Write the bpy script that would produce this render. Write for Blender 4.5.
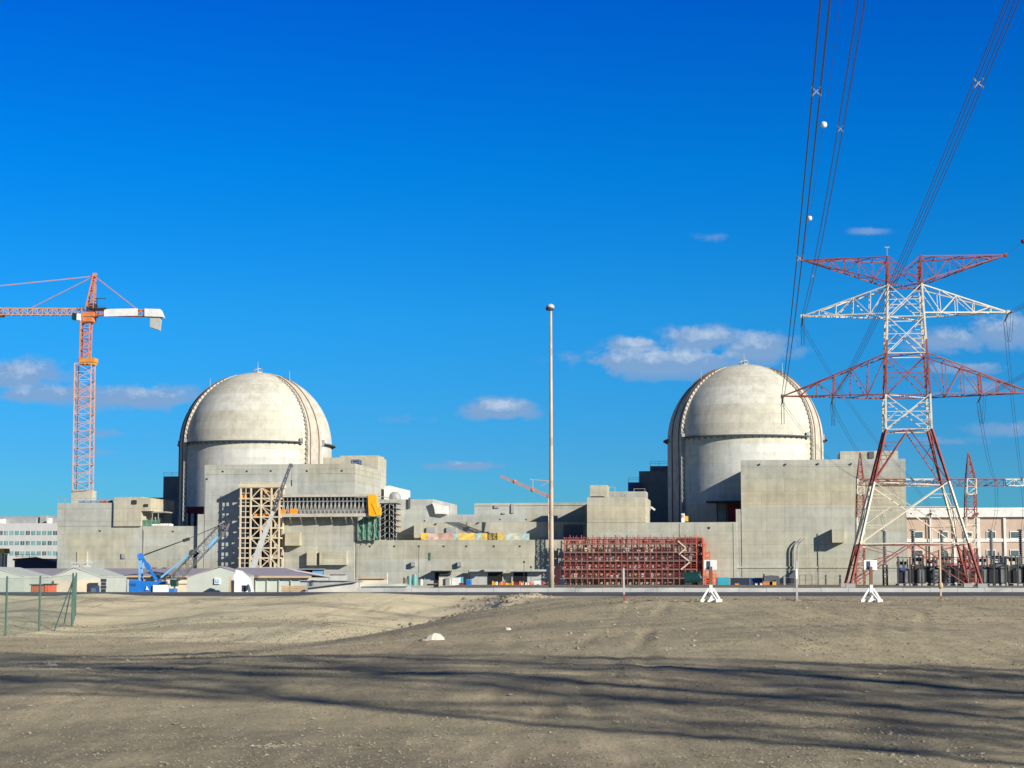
import bpy, bmesh, math, random
from mathutils import Vector, Matrix, noise
random.seed(7)
R = math.radians
for o in list(bpy.data.objects): bpy.data.objects.remove(o)
scn = bpy.context.scene
COL = scn.collection

# ------------------------------------------------------------------ camera
F = 1800.0; PITCH = math.atan(196 / 1800.0); CZ = 1.3
cd = bpy.data.cameras.new('camera'); cam = bpy.data.objects.new('camera', cd); COL.objects.link(cam)
cd.sensor_width = 36; cd.lens = 36 * F / 1024; cd.clip_start = 0.5; cd.clip_end = 20000
cam.location = (0, 0, CZ); cam.rotation_euler = (math.pi / 2 + PITCH, 0, 0)
scn.camera = cam

# ------------------------------------------------------------------ sun, sky, exposure
SUN_AZ = 47.0      # to the right of straight behind the camera
SUN_EL = 21.8
sl = bpy.data.lights.new('sun', 'SUN'); sl.energy = 5.0; sl.angle = R(0.53); sl.color = (1.0, 0.93, 0.80)
sun = bpy.data.objects.new('sun', sl); COL.objects.link(sun)
sdir = Vector((math.sin(R(SUN_AZ)) * math.cos(R(SUN_EL)), -math.cos(R(SUN_AZ)) * math.cos(R(SUN_EL)), math.sin(R(SUN_EL))))
sun.rotation_euler = sdir.to_track_quat('Z', 'Y').to_euler()
scn.view_settings.view_transform = 'Standard'
try: scn.view_settings.look = 'None'
except Exception: pass
scn.view_settings.exposure = 0.42
scn.view_settings.gamma = 1.0

world = bpy.data.worlds.new('World'); scn.world = world; world.use_nodes = True
nt = world.node_tree; nt.nodes.clear()
def N(t, typ, **kw):
    n = t.nodes.new(typ)
    for k, v in kw.items(): setattr(n, k, v)
    return n
def MATH(t, op, a, b=None, c=None, clamp=False):
    n = t.nodes.new('ShaderNodeMath'); n.operation = op; n.use_clamp = clamp
    for i, x in enumerate((a, b, c)):
        if x is None: continue
        if isinstance(x, (int, float)): n.inputs[i].default_value = x
        else: t.links.new(x, n.inputs[i])
    return n.outputs[0]
def MIXC(t, fac, a, b, mode='MIX'):
    n = t.nodes.new('ShaderNodeMix'); n.data_type = 'RGBA'; n.blend_type = mode
    for s, x in ((n.inputs[0], fac), (n.inputs[6], a), (n.inputs[7], b)):
        if isinstance(x, (int, float)): s.default_value = x
        elif isinstance(x, tuple): s.default_value = x if len(x) == 4 else x + (1,)
        else: t.links.new(x, s)
    return n.outputs[2]
def RANGE(t, v, a, b, c=0.0, d=1.0, smooth=False):
    n = t.nodes.new('ShaderNodeMapRange'); n.clamp = True
    if smooth: n.interpolation_type = 'SMOOTHSTEP'
    t.links.new(v, n.inputs[0])
    for i, x in zip((1, 2, 3, 4), (a, b, c, d)): n.inputs[i].default_value = x
    return n.outputs[0]

sky = N(nt, 'ShaderNodeTexSky', sky_type='NISHITA'); sky.sun_disc = False
sky.sun_elevation = R(SUN_EL); sky.sun_rotation = R(180 - SUN_AZ)
sky.altitude = 0; sky.air_density = 1.0; sky.dust_density = 0.1; sky.ozone_density = 4.0
hs = N(nt, 'ShaderNodeHueSaturation'); hs.inputs['Saturation'].default_value = 1.35; hs.inputs['Value'].default_value = 1.0
hs.inputs['Hue'].default_value = 0.5
nt.links.new(sky.outputs[0], hs.inputs['Color'])
gam = N(nt, 'ShaderNodeGamma'); gam.inputs[1].default_value = 1.0
nt.links.new(hs.outputs[0], gam.inputs[0])
rmp = N(nt, 'ShaderNodeValToRGB')
tc = N(nt, 'ShaderNodeTexCoord'); sx = N(nt, 'ShaderNodeSeparateXYZ'); nt.links.new(tc.outputs['Generated'], sx.inputs[0])
nt.links.new(sx.outputs[2], rmp.inputs[0]); el_ = rmp.color_ramp.elements
STOPS = [(0, (.16, .50, .80)), (.069, (.16, .52, .87)), (.146, (.12, .67, .98)), (.227, (.012, .67, 1.07)), (.312, (.006, .53, 1.10)), (.42, (.03, .22, .40)), (.7, (.08, .12, .17))]
while len(el_) < len(STOPS): el_.new(.5)
for e_, (p_, c_) in zip(el_, STOPS): e_.position = p_; e_.color = c_ + (1,)
tint = MIXC(nt, 1.0, gam.outputs[0], rmp.outputs[0], 'MULTIPLY')
yy = MATH(nt, 'MAXIMUM', sx.outputs[1], 0.02)
A = MATH(nt, 'MULTIPLY', MATH(nt, 'DIVIDE', sx.outputs[0], yy), 1800)
E = MATH(nt, 'MULTIPLY', MATH(nt, 'DIVIDE', sx.outputs[2], yy), 1800)
cb = N(nt, 'ShaderNodeCombineXYZ'); nt.links.new(A, cb.inputs[0]); nt.links.new(E, cb.inputs[1])
def sky_noise(scale, stretch, detail=6, rough=0.6, off=0.0):
    mp = N(nt, 'ShaderNodeMapping'); mp.inputs['Scale'].default_value = (scale, scale * stretch, 1); mp.inputs['Location'].default_value = (off, off, off)
    nt.links.new(cb.outputs[0], mp.inputs[0])
    n = N(nt, 'ShaderNodeTexNoise'); n.inputs['Scale'].default_value = 1; n.inputs['Detail'].default_value = detail; n.inputs['Roughness'].default_value = rough
    nt.links.new(mp.outputs[0], n.inputs['Vector']); return n.outputs[0]
n1 = sky_noise(0.020, 1.8, 9, 0.60); n2 = sky_noise(0.06, 1.3, 8, 0.62, 13.0)
# clouds, given as bearing and height (in 1/1800 of the distance): x, y, half width, half height, density
CL = [(-13, 170, 50, 15, 1.1), (122, 234, 36, 14, 1.0), (192, 240, 62, 20, 1.0), (245, 232, 60, 24, .9),
      (150, 218, 120, 22, .95), (-500, 204, 70, 26, .85), (-470, 186, 130, 14, .75), (-375, 182, 95, 18, .85), (-400, 146, 70, 8, .4),
      (-48, 114, 56, 7, .72), (362, 352, 26, 6, .55), (440, 240, 60, 18, .8), (500, 250, 60, 26, .85), (455, 212, 70, 9, .7),
      (470, 192, 55, 12, .5), (500, 150, 60, 12, .55), (-108, 160, 50, 9, .35), (205, 346, 34, 8, .3), (430, 138, 60, 8, .5), (-420, 128, 60, 6, .3)]
dens = None; shade = None
for (cx, cy, rx, ry, w) in CL:
    dx = MATH(nt, 'DIVIDE', MATH(nt, 'SUBTRACT', A, cx), rx); dy = MATH(nt, 'DIVIDE', MATH(nt, 'SUBTRACT', E, cy), ry)
    rr = MATH(nt, 'SQRT', MATH(nt, 'ADD', MATH(nt, 'MULTIPLY', dx, dx), MATH(nt, 'MULTIPLY', dy, dy)))
    m = MATH(nt, 'MULTIPLY', MATH(nt, 'SUBTRACT', 1.15, rr, clamp=True), w)
    t_ = MATH(nt, 'MULTIPLY', m, RANGE(nt, dy, -0.5, 0.6))
    dens = m if dens is None else MATH(nt, 'MAXIMUM', dens, m)
    shade = t_ if shade is None else MATH(nt, 'MAXIMUM', shade, t_)
cov = MATH(nt, 'ADD', dens, MATH(nt, 'MULTIPLY', MATH(nt, 'SUBTRACT', n1, 0.52), 1.9))
cov = MATH(nt, 'ADD', cov, MATH(nt, 'MULTIPLY', MATH(nt, 'SUBTRACT', n2, 0.5), 0.95))
cov = MATH(nt, 'MULTIPLY', RANGE(nt, cov, 0.14, 0.52, smooth=True), RANGE(nt, dens, 0.0, 0.3))
cov = MATH(nt, 'MULTIPLY', MATH(nt, 'MULTIPLY', cov, RANGE(nt, dens, 0.0, 0.7, .15, 1.0)), RANGE(nt, sx.outputs[1], 0.05, 0.2))
lit = MATH(nt, 'ADD', MATH(nt, 'MULTIPLY', shade, 1.0), MATH(nt, 'MULTIPLY', MATH(nt, 'SUBTRACT', n2, 0.5), 1.2), clamp=True)
ccol = MIXC(nt, RANGE(nt, lit, 0.38, 1.05), (1.75, 3.0, 5.0), (5.6, 6.3, 7.1))
final = MIXC(nt, MATH(nt, 'MULTIPLY', cov, 0.92), tint, ccol)
bg = N(nt, 'ShaderNodeBackground'); bg.inputs[1].default_value = 0.095
wo = N(nt, 'ShaderNodeOutputWorld'); nt.links.new(final, bg.inputs[0]); nt.links.new(bg.outputs[0], wo.inputs[0])

# ------------------------------------------------------------------ measuring helpers
CP, SP = math.cos(PITCH), math.sin(PITCH)
def ray(px, py):
    a, b = px - 512.0, 384.0 - py
    return Vector((a, F * CP - b * SP, F * SP + b * CP))
def AT(px, py, Y):                      # world point at distance Y
    r = ray(px, py); k = Y / r.y
    return Vector((r.x * k, Y, CZ + r.z * k))
TH = R(8.07); CT, ST = math.cos(TH), math.sin(TH)
def L(u, v, z): return Vector((u * CT + v * ST, 500 - u * ST + v * CT, z))     # the plant's own axes
def LV(px, py, v):                      # (u, z) on the plane v of the plant
    r = ray(px, py); k = (v + 500 * CT) / (r.x * ST + r.y * CT)
    X, Y = r.x * k, r.y * k
    return X * CT - (Y - 500) * ST, CZ + r.z * k
# ------------------------------------------------------------------ mesh helpers
class MB:
    def __init__(s): s.v = []; s.f = []; s.m = []; s.cur = 0
    def poly(s, pts, faces):
        b = len(s.v); s.v += [tuple(p) for p in pts]
        for f in faces: s.f.append(tuple(b + i for i in f)); s.m.append(s.cur)
        return s
    def hexa(s, p):      # 8 points: bottom 4 ccw, top 4 ccw
        return s.poly(p, [(3, 2, 1, 0), (4, 5, 6, 7), (0, 1, 5, 4), (1, 2, 6, 5), (2, 3, 7, 6), (3, 0, 4, 7)])
    def box(s, x0, x1, y0, y1, z0, z1):
        return s.hexa([(x0, y0, z0), (x1, y0, z0), (x1, y1, z0), (x0, y1, z0), (x0, y0, z1), (x1, y0, z1), (x1, y1, z1), (x0, y1, z1)])
    def lbox(s, u0, u1, v0, v1, z0, z1):
        return s.hexa([L(u0, v0, z0), L(u1, v0, z0), L(u1, v1, z0), L(u0, v1, z0), L(u0, v0, z1), L(u1, v0, z1), L(u1, v1, z1), L(u0, v1, z1)])
    def beam(s, p, q, w, h=None, up=(0, 0, 1)):
        p, q = Vector(p), Vector(q); d = q - p
        if d.length < 1e-6: return s
        d.normalize(); u = Vector(up)
        if abs(d.dot(u)) > 0.95: u = Vector((0, 1, 0))
        a = d.cross(u).normalized(); b = a.cross(d).normalized(); h = h or w
        a = a * w / 2; b = b * h / 2
        return s.hexa([p - a - b, p + a - b, p + a + b, p - a + b, q - a - b, q + a - b, q + a + b, q - a + b])
    def tube(s, pts, r, n=6, r1=None, cap=True):
        pts = [Vector(p) for p in pts]; b = len(s.v); m = len(pts)
        for i, p in enumerate(pts):
            d = (pts[min(i + 1, m - 1)] - pts[max(i - 1, 0)]).normalized()
            u = Vector((0, 0, 1)) if abs(d.z) < 0.9 else Vector((0, 1, 0))
            a = d.cross(u).normalized(); c = a.cross(d)
            rr = r if r1 is None else r + (r1 - r) * i / (m - 1)
            for k in range(n):
                t = 2 * math.pi * k / n; s.v.append(tuple(p + a * rr * math.cos(t) + c * rr * math.sin(t)))
        for i in range(m - 1):
            for k in range(n):
                k2 = (k + 1) % n
                s.f.append((b + i * n + k, b + i * n + k2, b + (i + 1) * n + k2, b + (i + 1) * n + k)); s.m.append(s.cur)
        if cap:
            s.f.append(tuple(b + k for k in reversed(range(n)))); s.m.append(s.cur)
            s.f.append(tuple(b + (m - 1) * n + k for k in range(n))); s.m.append(s.cur)
        return s
    def prism(s, pts, ext):   # polygon extruded by vector ext
        n = len(pts); ext = Vector(ext); P = [Vector(p) for p in pts]
        return s.poly(P + [p + ext for p in P], [tuple(range(n)), tuple(range(2 * n - 1, n - 1, -1))] + [(i, i + n, (i + 1) % n + n, (i + 1) % n) for i in range(n)])
    def sphere(s, c, r, n=10, sq=(1, 1, 1)):
        c = Vector(c); rows = []; b = len(s.v)
        for i in range(n + 1):
            th = math.pi * i / n
            for k in range(2 * n):
                ph = math.pi * k / n
                s.v.append((c.x + r * sq[0] * math.sin(th) * math.cos(ph), c.y + r * sq[1] * math.sin(th) * math.sin(ph), c.z + r * sq[2] * math.cos(th)))
        for i in range(n):
            for k in range(2 * n):
                k2 = (k + 1) % (2 * n)
                s.f.append((b + i * 2 * n + k, b + (i + 1) * 2 * n + k, b + (i + 1) * 2 * n + k2, b + i * 2 * n + k2)); s.m.append(s.cur)
        return s
    def build(s, name, mats, parent=None, smooth=False, fix=True):
        me = bpy.data.meshes.new(name); o0 = wpos(parent) if parent else Vector((0, 0, 0))
        me.from_pydata([(x - o0.x, y - o0.y, z - o0.z) for x, y, z in s.v], [], s.f)
        if not isinstance(mats, (list, tuple)): mats = [mats]
        for m in mats: me.materials.append(m)
        if len(mats) > 1: me.polygons.foreach_set('material_index', s.m)
        if smooth: me.polygons.foreach_set('use_smooth', [True] * len(s.f))
        if fix and len(s.f) < 60000:
            bm = bmesh.new(); bm.from_mesh(me); bmesh.ops.recalc_face_normals(bm, faces=bm.faces); bm.to_mesh(me); bm.free()
        me.update()
        o = bpy.data.objects.new(name, me); COL.objects.link(o)
        if parent: o.parent = parent
        return o
def wpos(o):
    p = Vector((0, 0, 0))
    while o: p += Vector(o.location); o = o.parent
    return p
def tag(o, label=None, cat=None, group=None, kind=None):
    if label: o['label'] = label
    if cat: o['category'] = cat
    if group: o['group'] = group
    if kind: o['kind'] = kind
    return o
def thing(name, label, cat, loc=(0, 0, 0), group=None):
    o = bpy.data.objects.new(name, None); o.empty_display_size = 1; COL.objects.link(o); o.location = loc
    return tag(o, label, cat, group)
def copy_tree(o, parent=None):
    c = o.copy(); COL.objects.link(c); c.parent = parent
    for ch in [x for x in COL.objects if x.parent == o]: copy_tree(ch, c)
    return c

# ------------------------------------------------------------------ materials
def new_mat(name):
    m = bpy.data.materials.new(name); m.use_nodes = True
    return m, m.node_tree, m.node_tree.nodes['Principled BSDF']
def paint(name, col, rough=0.6, metal=0.0, var=0.12, scale=0.6, dirt=None, bump=0.0):
    m, t, b = new_mat(name)
    g = N(t, 'ShaderNodeNewGeometry'); n = N(t, 'ShaderNodeTexNoise'); n.inputs['Scale'].default_value = scale; n.inputs['Detail'].default_value = 6
    t.links.new(g.outputs['Position'], n.inputs['Vector'])
    lo = tuple(c * (1 - var) for c in col); hi = tuple(min(1, c * (1 + var)) for c in col)
    c = MIXC(t, RANGE(t, n.outputs[0], 0.3, 0.7), lo, hi)
    if dirt:
        n2 = N(t, 'ShaderNodeTexNoise'); n2.inputs['Scale'].default_value = scale * 3.7; n2.inputs['Detail'].default_value = 8
        t.links.new(g.outputs['Position'], n2.inputs['Vector'])
        c = MIXC(t, RANGE(t, n2.outputs[0], 0.55, 0.7, 0, dirt[1]), c, dirt[0])
    t.links.new(c, b.inputs['Base Color']); b.inputs['Roughness'].default_value = rough; b.inputs['Metallic'].default_value = metal
    if bump:
        bp = N(t, 'ShaderNodeBump'); bp.inputs['Strength'].default_value = bump; bp.inputs['Distance'].default_value = 0.05
        t.links.new(n.outputs[0], bp.inputs['Height']); t.links.new(bp.outputs[0], b.inputs['Normal'])
    return m
def concrete(name, col, cyl=False, panel=(6.2, 3.6), stain=0.35, contrast=1.0):
    m, t, b = new_mat(name)
    if cyl:
        tcn = N(t, 'ShaderNodeTexCoord'); sp = N(t, 'ShaderNodeSeparateXYZ'); t.links.new(tcn.outputs['Object'], sp.inputs[0])
        uu = MATH(t, 'MULTIPLY', MATH(t, 'ARCTAN2', sp.outputs[0], MATH(t, 'MULTIPLY', sp.outputs[1], -1)), 24.0)
        vec_src = tcn.outputs['Object']
    else:
        g = N(t, 'ShaderNodeNewGeometry'); mp = N(t, 'ShaderNodeMapping'); mp.inputs['Rotation'].default_value = (0, 0, TH)
        t.links.new(g.outputs['Position'], mp.inputs[0]); sp = N(t, 'ShaderNodeSeparateXYZ'); t.links.new(mp.outputs[0], sp.inputs[0])
        uu = MATH(t, 'ADD', sp.outputs[0], MATH(t, 'MULTIPLY', sp.outputs[1], 0.83)); vec_src = g.outputs['Position']
    cv = N(t, 'ShaderNodeCombineXYZ'); t.links.new(uu, cv.inputs[0]); t.links.new(sp.outputs[2], cv.inputs[1])
    br = N(t, 'ShaderNodeTexBrick'); br.offset = 0.0 if not cyl else 0.5
    br.inputs['Scale'].default_value = 1; br.inputs['Brick Width'].default_value = panel[0]; br.inputs['Row Height'].default_value = panel[1]
    br.inputs['Mortar Size'].default_value = 0.05; br.inputs['Mortar Smooth'].default_value = 0.3; br.inputs['Bias'].default_value = 0
    br.inputs['Color1'].default_value = (0.0, 0.0, 0.0, 1); br.inputs['Color2'].default_value = (1, 1, 1, 1); br.inputs['Mortar'].default_value = (0.5, 0.5, 0.5, 1)
    t.links.new(cv.outputs[0], br.inputs['Vector'])
    # patches per pour lift and bay (coarser)
    br2 = N(t, 'ShaderNodeTexBrick'); br2.offset = 0.37
    br2.inputs['Scale'].default_value = 1; br2.inputs['Brick Width'].default_value = panel[0] * 3.1; br2.inputs['Row Height'].default_value = panel[1] * 2
    br2.inputs['Mortar Size'].default_value = 0.0; br2.inputs['Color1'].default_value = (0, 0, 0, 1); br2.inputs['Color2'].default_value = (1, 1, 1, 1)
    t.links.new(cv.outputs[0], br2.inputs['Vector'])
    def nz(scale, det, sc=(1, 1, 1), rough=0.6):
        mpn = N(t, 'ShaderNodeMapping'); mpn.inputs['Scale'].default_value = sc; t.links.new(vec_src, mpn.inputs[0])
        n = N(t, 'ShaderNodeTexNoise'); n.inputs['Scale'].default_value = scale; n.inputs['Detail'].default_value = det; n.inputs['Roughness'].default_value = rough
        t.links.new(mpn.outputs[0], n.inputs['Vector']); return n.outputs[0]
    big = nz(0.05, 5); mid = nz(0.35, 8, rough=0.7); streak = nz(0.9, 6, (1, 1, 0.06)); lift = nz(0.4, 2, (0.02, 0.02, 1.0))
    v = MATH(t, 'ADD', 1.0, MATH(t, 'MULTIPLY', MATH(t, 'SUBTRACT', big, 0.5), 0.35 * contrast))
    v = MATH(t, 'ADD', v, MATH(t, 'MULTIPLY', MATH(t, 'SUBTRACT', mid, 0.5), 0.40 * contrast))
    v = MATH(t, 'ADD', v, MATH(t, 'MULTIPLY', MATH(t, 'SUBTRACT', streak, 0.5), 0.30 * contrast))
    v = MATH(t, 'ADD', v, MATH(t, 'MULTIPLY', MATH(t, 'SUBTRACT', lift, 0.5), 0.22 * contrast))
    sb = N(t, 'ShaderNodeSeparateColor'); t.links.new(br.outputs['Color'], sb.inputs[0])
    sb2 = N(t, 'ShaderNodeSeparateColor'); t.links.new(br2.outputs['Color'], sb2.inputs[0])
    v = MATH(t, 'ADD', v, MATH(t, 'MULTIPLY', MATH(t, 'SUBTRACT', sb.outputs[0], 0.5), 0.07 * contrast))
    v = MATH(t, 'ADD', v, MATH(t, 'MULTIPLY', MATH(t, 'SUBTRACT', sb2.outputs[0], 0.5), 0.07 * contrast))
    v = MATH(t, 'SUBTRACT', v, MATH(t, 'MULTIPLY', br.outputs['Fac'], 0.12 * contrast))
    vv = N(t, 'ShaderNodeCombineXYZ')
    for i in range(3): t.links.new(v, vv.inputs[i])
    base = MIXC(t, RANGE(t, sb2.outputs[0], 0.2, 0.8), tuple(c * k for c, k in zip(col, (1.03, 1.0, 0.93))), tuple(c * k for c, k in zip(col, (0.98, 1.0, 1.05))))
    c = MIXC(t, 1.0, base, vv.outputs[0], 'MULTIPLY')
    # rusty and dark stains
    st = nz(0.22, 8, (1, 1, 2.0), 0.75); st2 = nz(1.6, 7, (1, 1, 0.25), 0.7)
    c = MIXC(t, MATH(t, 'MULTIPLY', RANGE(t, st, 0.6, 0.75), MATH(t, 'MULTIPLY', st2, stain)), c, (0.36, 0.24, 0.13))
    dk = nz(0.7, 8, (1, 1, 0.6), 0.75)
    c = MIXC(t, RANGE(t, dk, 0.62, 0.74, 0, 0.28 * contrast), c, (0.16, 0.15, 0.13))
    t.links.new(c, b.inputs['Base Color']); b.inputs['Roughness'].default_value = 0.9; b.inputs['Specular IOR Level'].default_value = 0.2
    bp = N(t, 'ShaderNodeBump'); bp.inputs['Strength'].default_value = 0.35; bp.inputs['Distance'].default_value = 0.12
    hh = MATH(t, 'SUBTRACT', mid, MATH(t, 'MULTIPLY', br.outputs['Fac'], 0.8)); t.links.new(hh, bp.inputs['Height']); t.links.new(bp.outputs[0], b.inputs['Normal'])
    return m
M = {}
M['conc'] = concrete('concrete_wall', (0.415, 0.415, 0.345), contrast=1.7, stain=.5)
M['conc2'] = concrete('concrete_wall_grey', (0.40, 0.405, 0.36), contrast=1.7)
M['conc3'] = concrete('concrete_wall_sandy', (0.45, 0.425, 0.335), contrast=1.7, stain=.5)
M['dome'] = concrete('containment_concrete', (0.53, 0.52, 0.45), cyl=True, panel=(9.0, 3.0), stain=1.3, contrast=1.6)
M['butt'] = paint('buttress_concrete', (0.47, 0.44, 0.37), 0.9, var=0.16, scale=0.5, dirt=((0.3, 0.22, 0.14), 0.35))
M['conc_dark'] = paint('dark_cladding', (0.10, 0.11, 0.13), 0.8)
M['dark'] = paint('dark_steel', (0.035, 0.037, 0.045), 0.6)
M['black'] = paint('black_opening', (0.008, 0.008, 0.01), 0.9)
M['white'] = paint('white_paint', (0.78, 0.78, 0.75), 0.5, dirt=((0.5, 0.47, 0.4), 0.3))
M['pwhite'] = paint('pylon_white', (0.70, 0.63, 0.49), 0.5, scale=1.5, dirt=((0.55, 0.45, 0.33), 0.4))
M['pred'] = paint('pylon_red', (0.27, 0.060, 0.045), 0.65, scale=1.5, dirt=((0.28, 0.09, 0.06), 0.5))
M['orange'] = paint('crane_orange', (0.62, 0.21, 0.07), 0.5)
M['porange'] = paint('faded_crane_orange', (0.62, 0.34, 0.23), 0.55)
M['boomg'] = paint('grey_boom_steel', (0.13, 0.14, 0.15), 0.6)
M['offw'] = paint('dusty_white_sheet', (0.55, 0.53, 0.47), 0.7)
M['collar'] = paint('orange_yellow_steel', (0.66, 0.30, 0.05), 0.5)
M['galv'] = paint('pale_galvanised_steel', (0.50, 0.47, 0.40), 0.55, dirt=((0.3, 0.22, 0.14), 0.3))
M['shade_conc'] = paint('shade_darkened_concrete', (0.19, 0.19, 0.19), 0.85)  # concrete darkened to paint in the shade on the blocks beside the domes
M['wrock'] = paint('white_rock', (0.60, 0.56, 0.47), 0.95, scale=3, var=0.2, bump=0.5)
M['clod'] = paint('soil_clod', (0.30, 0.27, 0.20), 0.95, scale=3, var=0.4)
M['yellow'] = paint('yellow_paint', (0.75, 0.42, 0.04), 0.5)
M['tarp'] = paint('orange_tarpaulin', (0.90, 0.30, 0.02), 0.6)
M['chute'] = paint('amber_chute', (0.95, 0.42, 0.01), 0.5)
M['steel'] = paint('galvanised_steel', (0.42, 0.42, 0.40), 0.45, metal=0.3)
M['grey'] = paint('grey_paint', (0.33, 0.34, 0.34), 0.6)
M['lgrey'] = paint('light_grey_paint', (0.45, 0.46, 0.44), 0.6)
M['cream'] = paint('cream_paint', (0.66, 0.58, 0.44), 0.6)
M['scream'] = paint('cream_scaffold_steel', (0.66, 0.56, 0.40), 0.6, dirt=((0.4, 0.25, 0.12), 0.4))
M['sred'] = paint('red_scaffold_steel', (0.33, 0.068, 0.058), 0.6, dirt=((0.3, 0.1, 0.08), 0.4))
M['sred2'] = paint('orange_red_scaffold_steel', (0.72, 0.13, 0.05), 0.6)
M['plank'] = paint('scaffold_planks', (0.20, 0.14, 0.11), 0.8)
M['net'] = paint('green_debris_net', (0.08, 0.21, 0.14), 0.8, var=0.45, scale=1.2)
M['blue'] = paint('crane_blue', (0.015, 0.17, 0.55), 0.4)
M['lblue'] = paint('light_blue_steel', (0.16, 0.42, 0.70), 0.5)
M['teal'] = paint('teal_paint', (0.14, 0.36, 0.36), 0.5)
M['cyan'] = paint('cyan_sheet', (0.04, 0.36, 0.48), 0.5)
M['dblue'] = paint('dark_blue_surface', (0.03, 0.06, 0.16), 0.5)
M['navy'] = paint('navy_sheet', (0.02, 0.03, 0.06), 0.6)
M['dgreen'] = paint('dark_green_paint', (0.012, 0.05, 0.05), 0.3)
M['lilac'] = paint('lilac_roof_sheet', (0.36, 0.33, 0.36), 0.6, var=0.08)
M['mint'] = paint('pale_mint_sheet', (0.48, 0.52, 0.46), 0.6, var=0.06)
M['tan'] = paint('tan_board', (0.50, 0.36, 0.22), 0.8)
M['orc'] = paint('red_orange_container', (0.50, 0.13, 0.06), 0.6)
M['maroon'] = paint('maroon_paint', (0.06, 0.012, 0.02), 0.6)
M['dred'] = paint('dark_red_paint', (0.30, 0.015, 0.02), 0.6)
M['pink'] = paint('pink_render', (0.55, 0.42, 0.33), 0.85, var=0.07)
M['glass'] = paint('window_glass', (0.10, 0.14, 0.15), 0.15, var=0.3, scale=0.3)
M['owall'] = paint('office_wall_panel', (0.58, 0.58, 0.56), 0.7, var=0.05)
M['oglass'] = paint('office_glass', (0.16, 0.33, 0.34), 0.15, var=0.5, scale=0.25)
M['rail'] = paint('brown_rusted_rail', (0.17, 0.09, 0.05), 0.7)
M['mast'] = paint('mast_cream_paint', (0.52, 0.42, 0.31), 0.5)
M['asphalt'] = paint('asphalt', (0.075, 0.078, 0.080), 0.85, scale=0.2)
M['line'] = paint('road_paint', (0.62, 0.62, 0.58), 0.7)
M['kerb'] = paint('pale_concrete_barrier', (0.36, 0.37, 0.36), 0.8)
M['wire'] = paint('aluminium_conductor', (0.05, 0.06, 0.08), 0.6)
M['fence'] = paint('green_fence_steel', (0.05, 0.11, 0.09), 0.5)
M['rock'] = paint('pale_rock', (0.52, 0.48, 0.41), 0.95, scale=3, var=0.3, bump=0.6)
M['brownrock'] = paint('brown_stone', (0.26, 0.225, 0.175), 0.95, scale=4, var=0.4)
M['porcelain'] = paint('brown_grey_porcelain', (0.13, 0.14, 0.14), 0.4)
# ------------------------------------------------------------------ ground
def sstep(a, b, x):
    t = max(0.0, min(1.0, (x - a) / (b - a))); return t * t * (3 - 2 * t)
def fbm(x, y, z, o=4): return noise.fractal(Vector((x, y, z)), 1.0, 2.0, o)
def ridge_w(X, Y):
    xr = (Y - 100) * 0.10 - 2.0; w = 5 + max(0, 95 - Y) * 0.35
    return sstep(-w, w, X - xr + 3.0 * noise.noise(Vector((X * .05, Y * .05, 3))))
def base_h(X, Y):
    if Y >= 165:
        if Y < 195: return -0.17 + 0.17 * (Y - 165) / 30
        w = sstep(-38, -52, X) if False else 1 - sstep(-22, -14, X)
        return -2.1 * sstep(197.6, 204, Y) * w
    zl = -1.7 + 1.58 * sstep(82, 146, Y)
    zr = -1.7 + 1.92 * sstep(28, 86, Y) - 0.36 * sstep(88, 150, Y)
    w = ridge_w(X, Y); z = zl * (1 - w) + zr * w
    k = sstep(155, 165, Y); z = z * (1 - k) + (-0.17) * k
    return z
def H(X, Y):
    z = base_h(X, Y); k = 1 - sstep(150, 163, Y)
    if Y < 165 and Y > 10 and abs(X) < 160:
        n = fbm(X * .03, Y * .03, 0, 3) * .28 + fbm(X * .16, Y * .16, 5, 3) * .055 + fbm(X * .8, Y * .8, 9, 4) * .028
        w = ridge_w(X, Y)
        g = (1 - w) * sstep(86, 105, Y) * noise.noise(Vector((X * .11, Y * .03, 8))) * .95
        # loosened bank along the edge of the mound
        e = math.exp(-((w - .45) / .16) ** 2) * sstep(84, 100, Y) * .28
        # wheel ruts on the mound
        r_ = 0
        for (x0, s, c) in ((-3.0, .22, -.0012), (-1.2, .22, -.0012), (14, -.22, .002), (15.8, -.22, .002), (7.5, .10, .0016), (9.3, .10, .0016), (2.0, -.05, .0022), (3.8, -.05, .0022), (12.0, .02, -.001), (13.8, .02, -.001), (-9, -.12, .001), (-7.2, -.12, .001)):
            xx = x0 + s * (Y - 30) + c * (Y - 30) ** 2
            dd = (X - xx) / .22
            if abs(dd) < 4: r_ += (-.026 * math.exp(-dd * dd) + .014 * math.exp(-(abs(dd) - 1.9) ** 2)) * (0.6 + noise.noise(Vector((X * .3, Y * .15, 20))))
        z += (n + g + e) * k * (0.4 + .6 * sstep(12, 30, Y)) + r_ * k
    return z
def axis(segs):
    out = []
    for a, b, n in segs: out += [a + (b - a) * i / n for i in range(n)]
    out.append(segs[-1][1]); return out
xs = axis([(-6000, -400, 6), (-400, -60, 40), (-60, -24, 90), (-24, 24, 260), (24, 60, 90), (60, 400, 40), (400, 6000, 6)])
ys = axis([(-3000, -100, 4), (-100, 10, 12), (10, 26, 16), (26, 50, 150), (50, 90, 140), (90, 165, 130), (165, 195, 6), (195, 206, 8), (206, 900, 10), (900, 12000, 5)])
nx = len(xs); vs = []; sand = []
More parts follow.
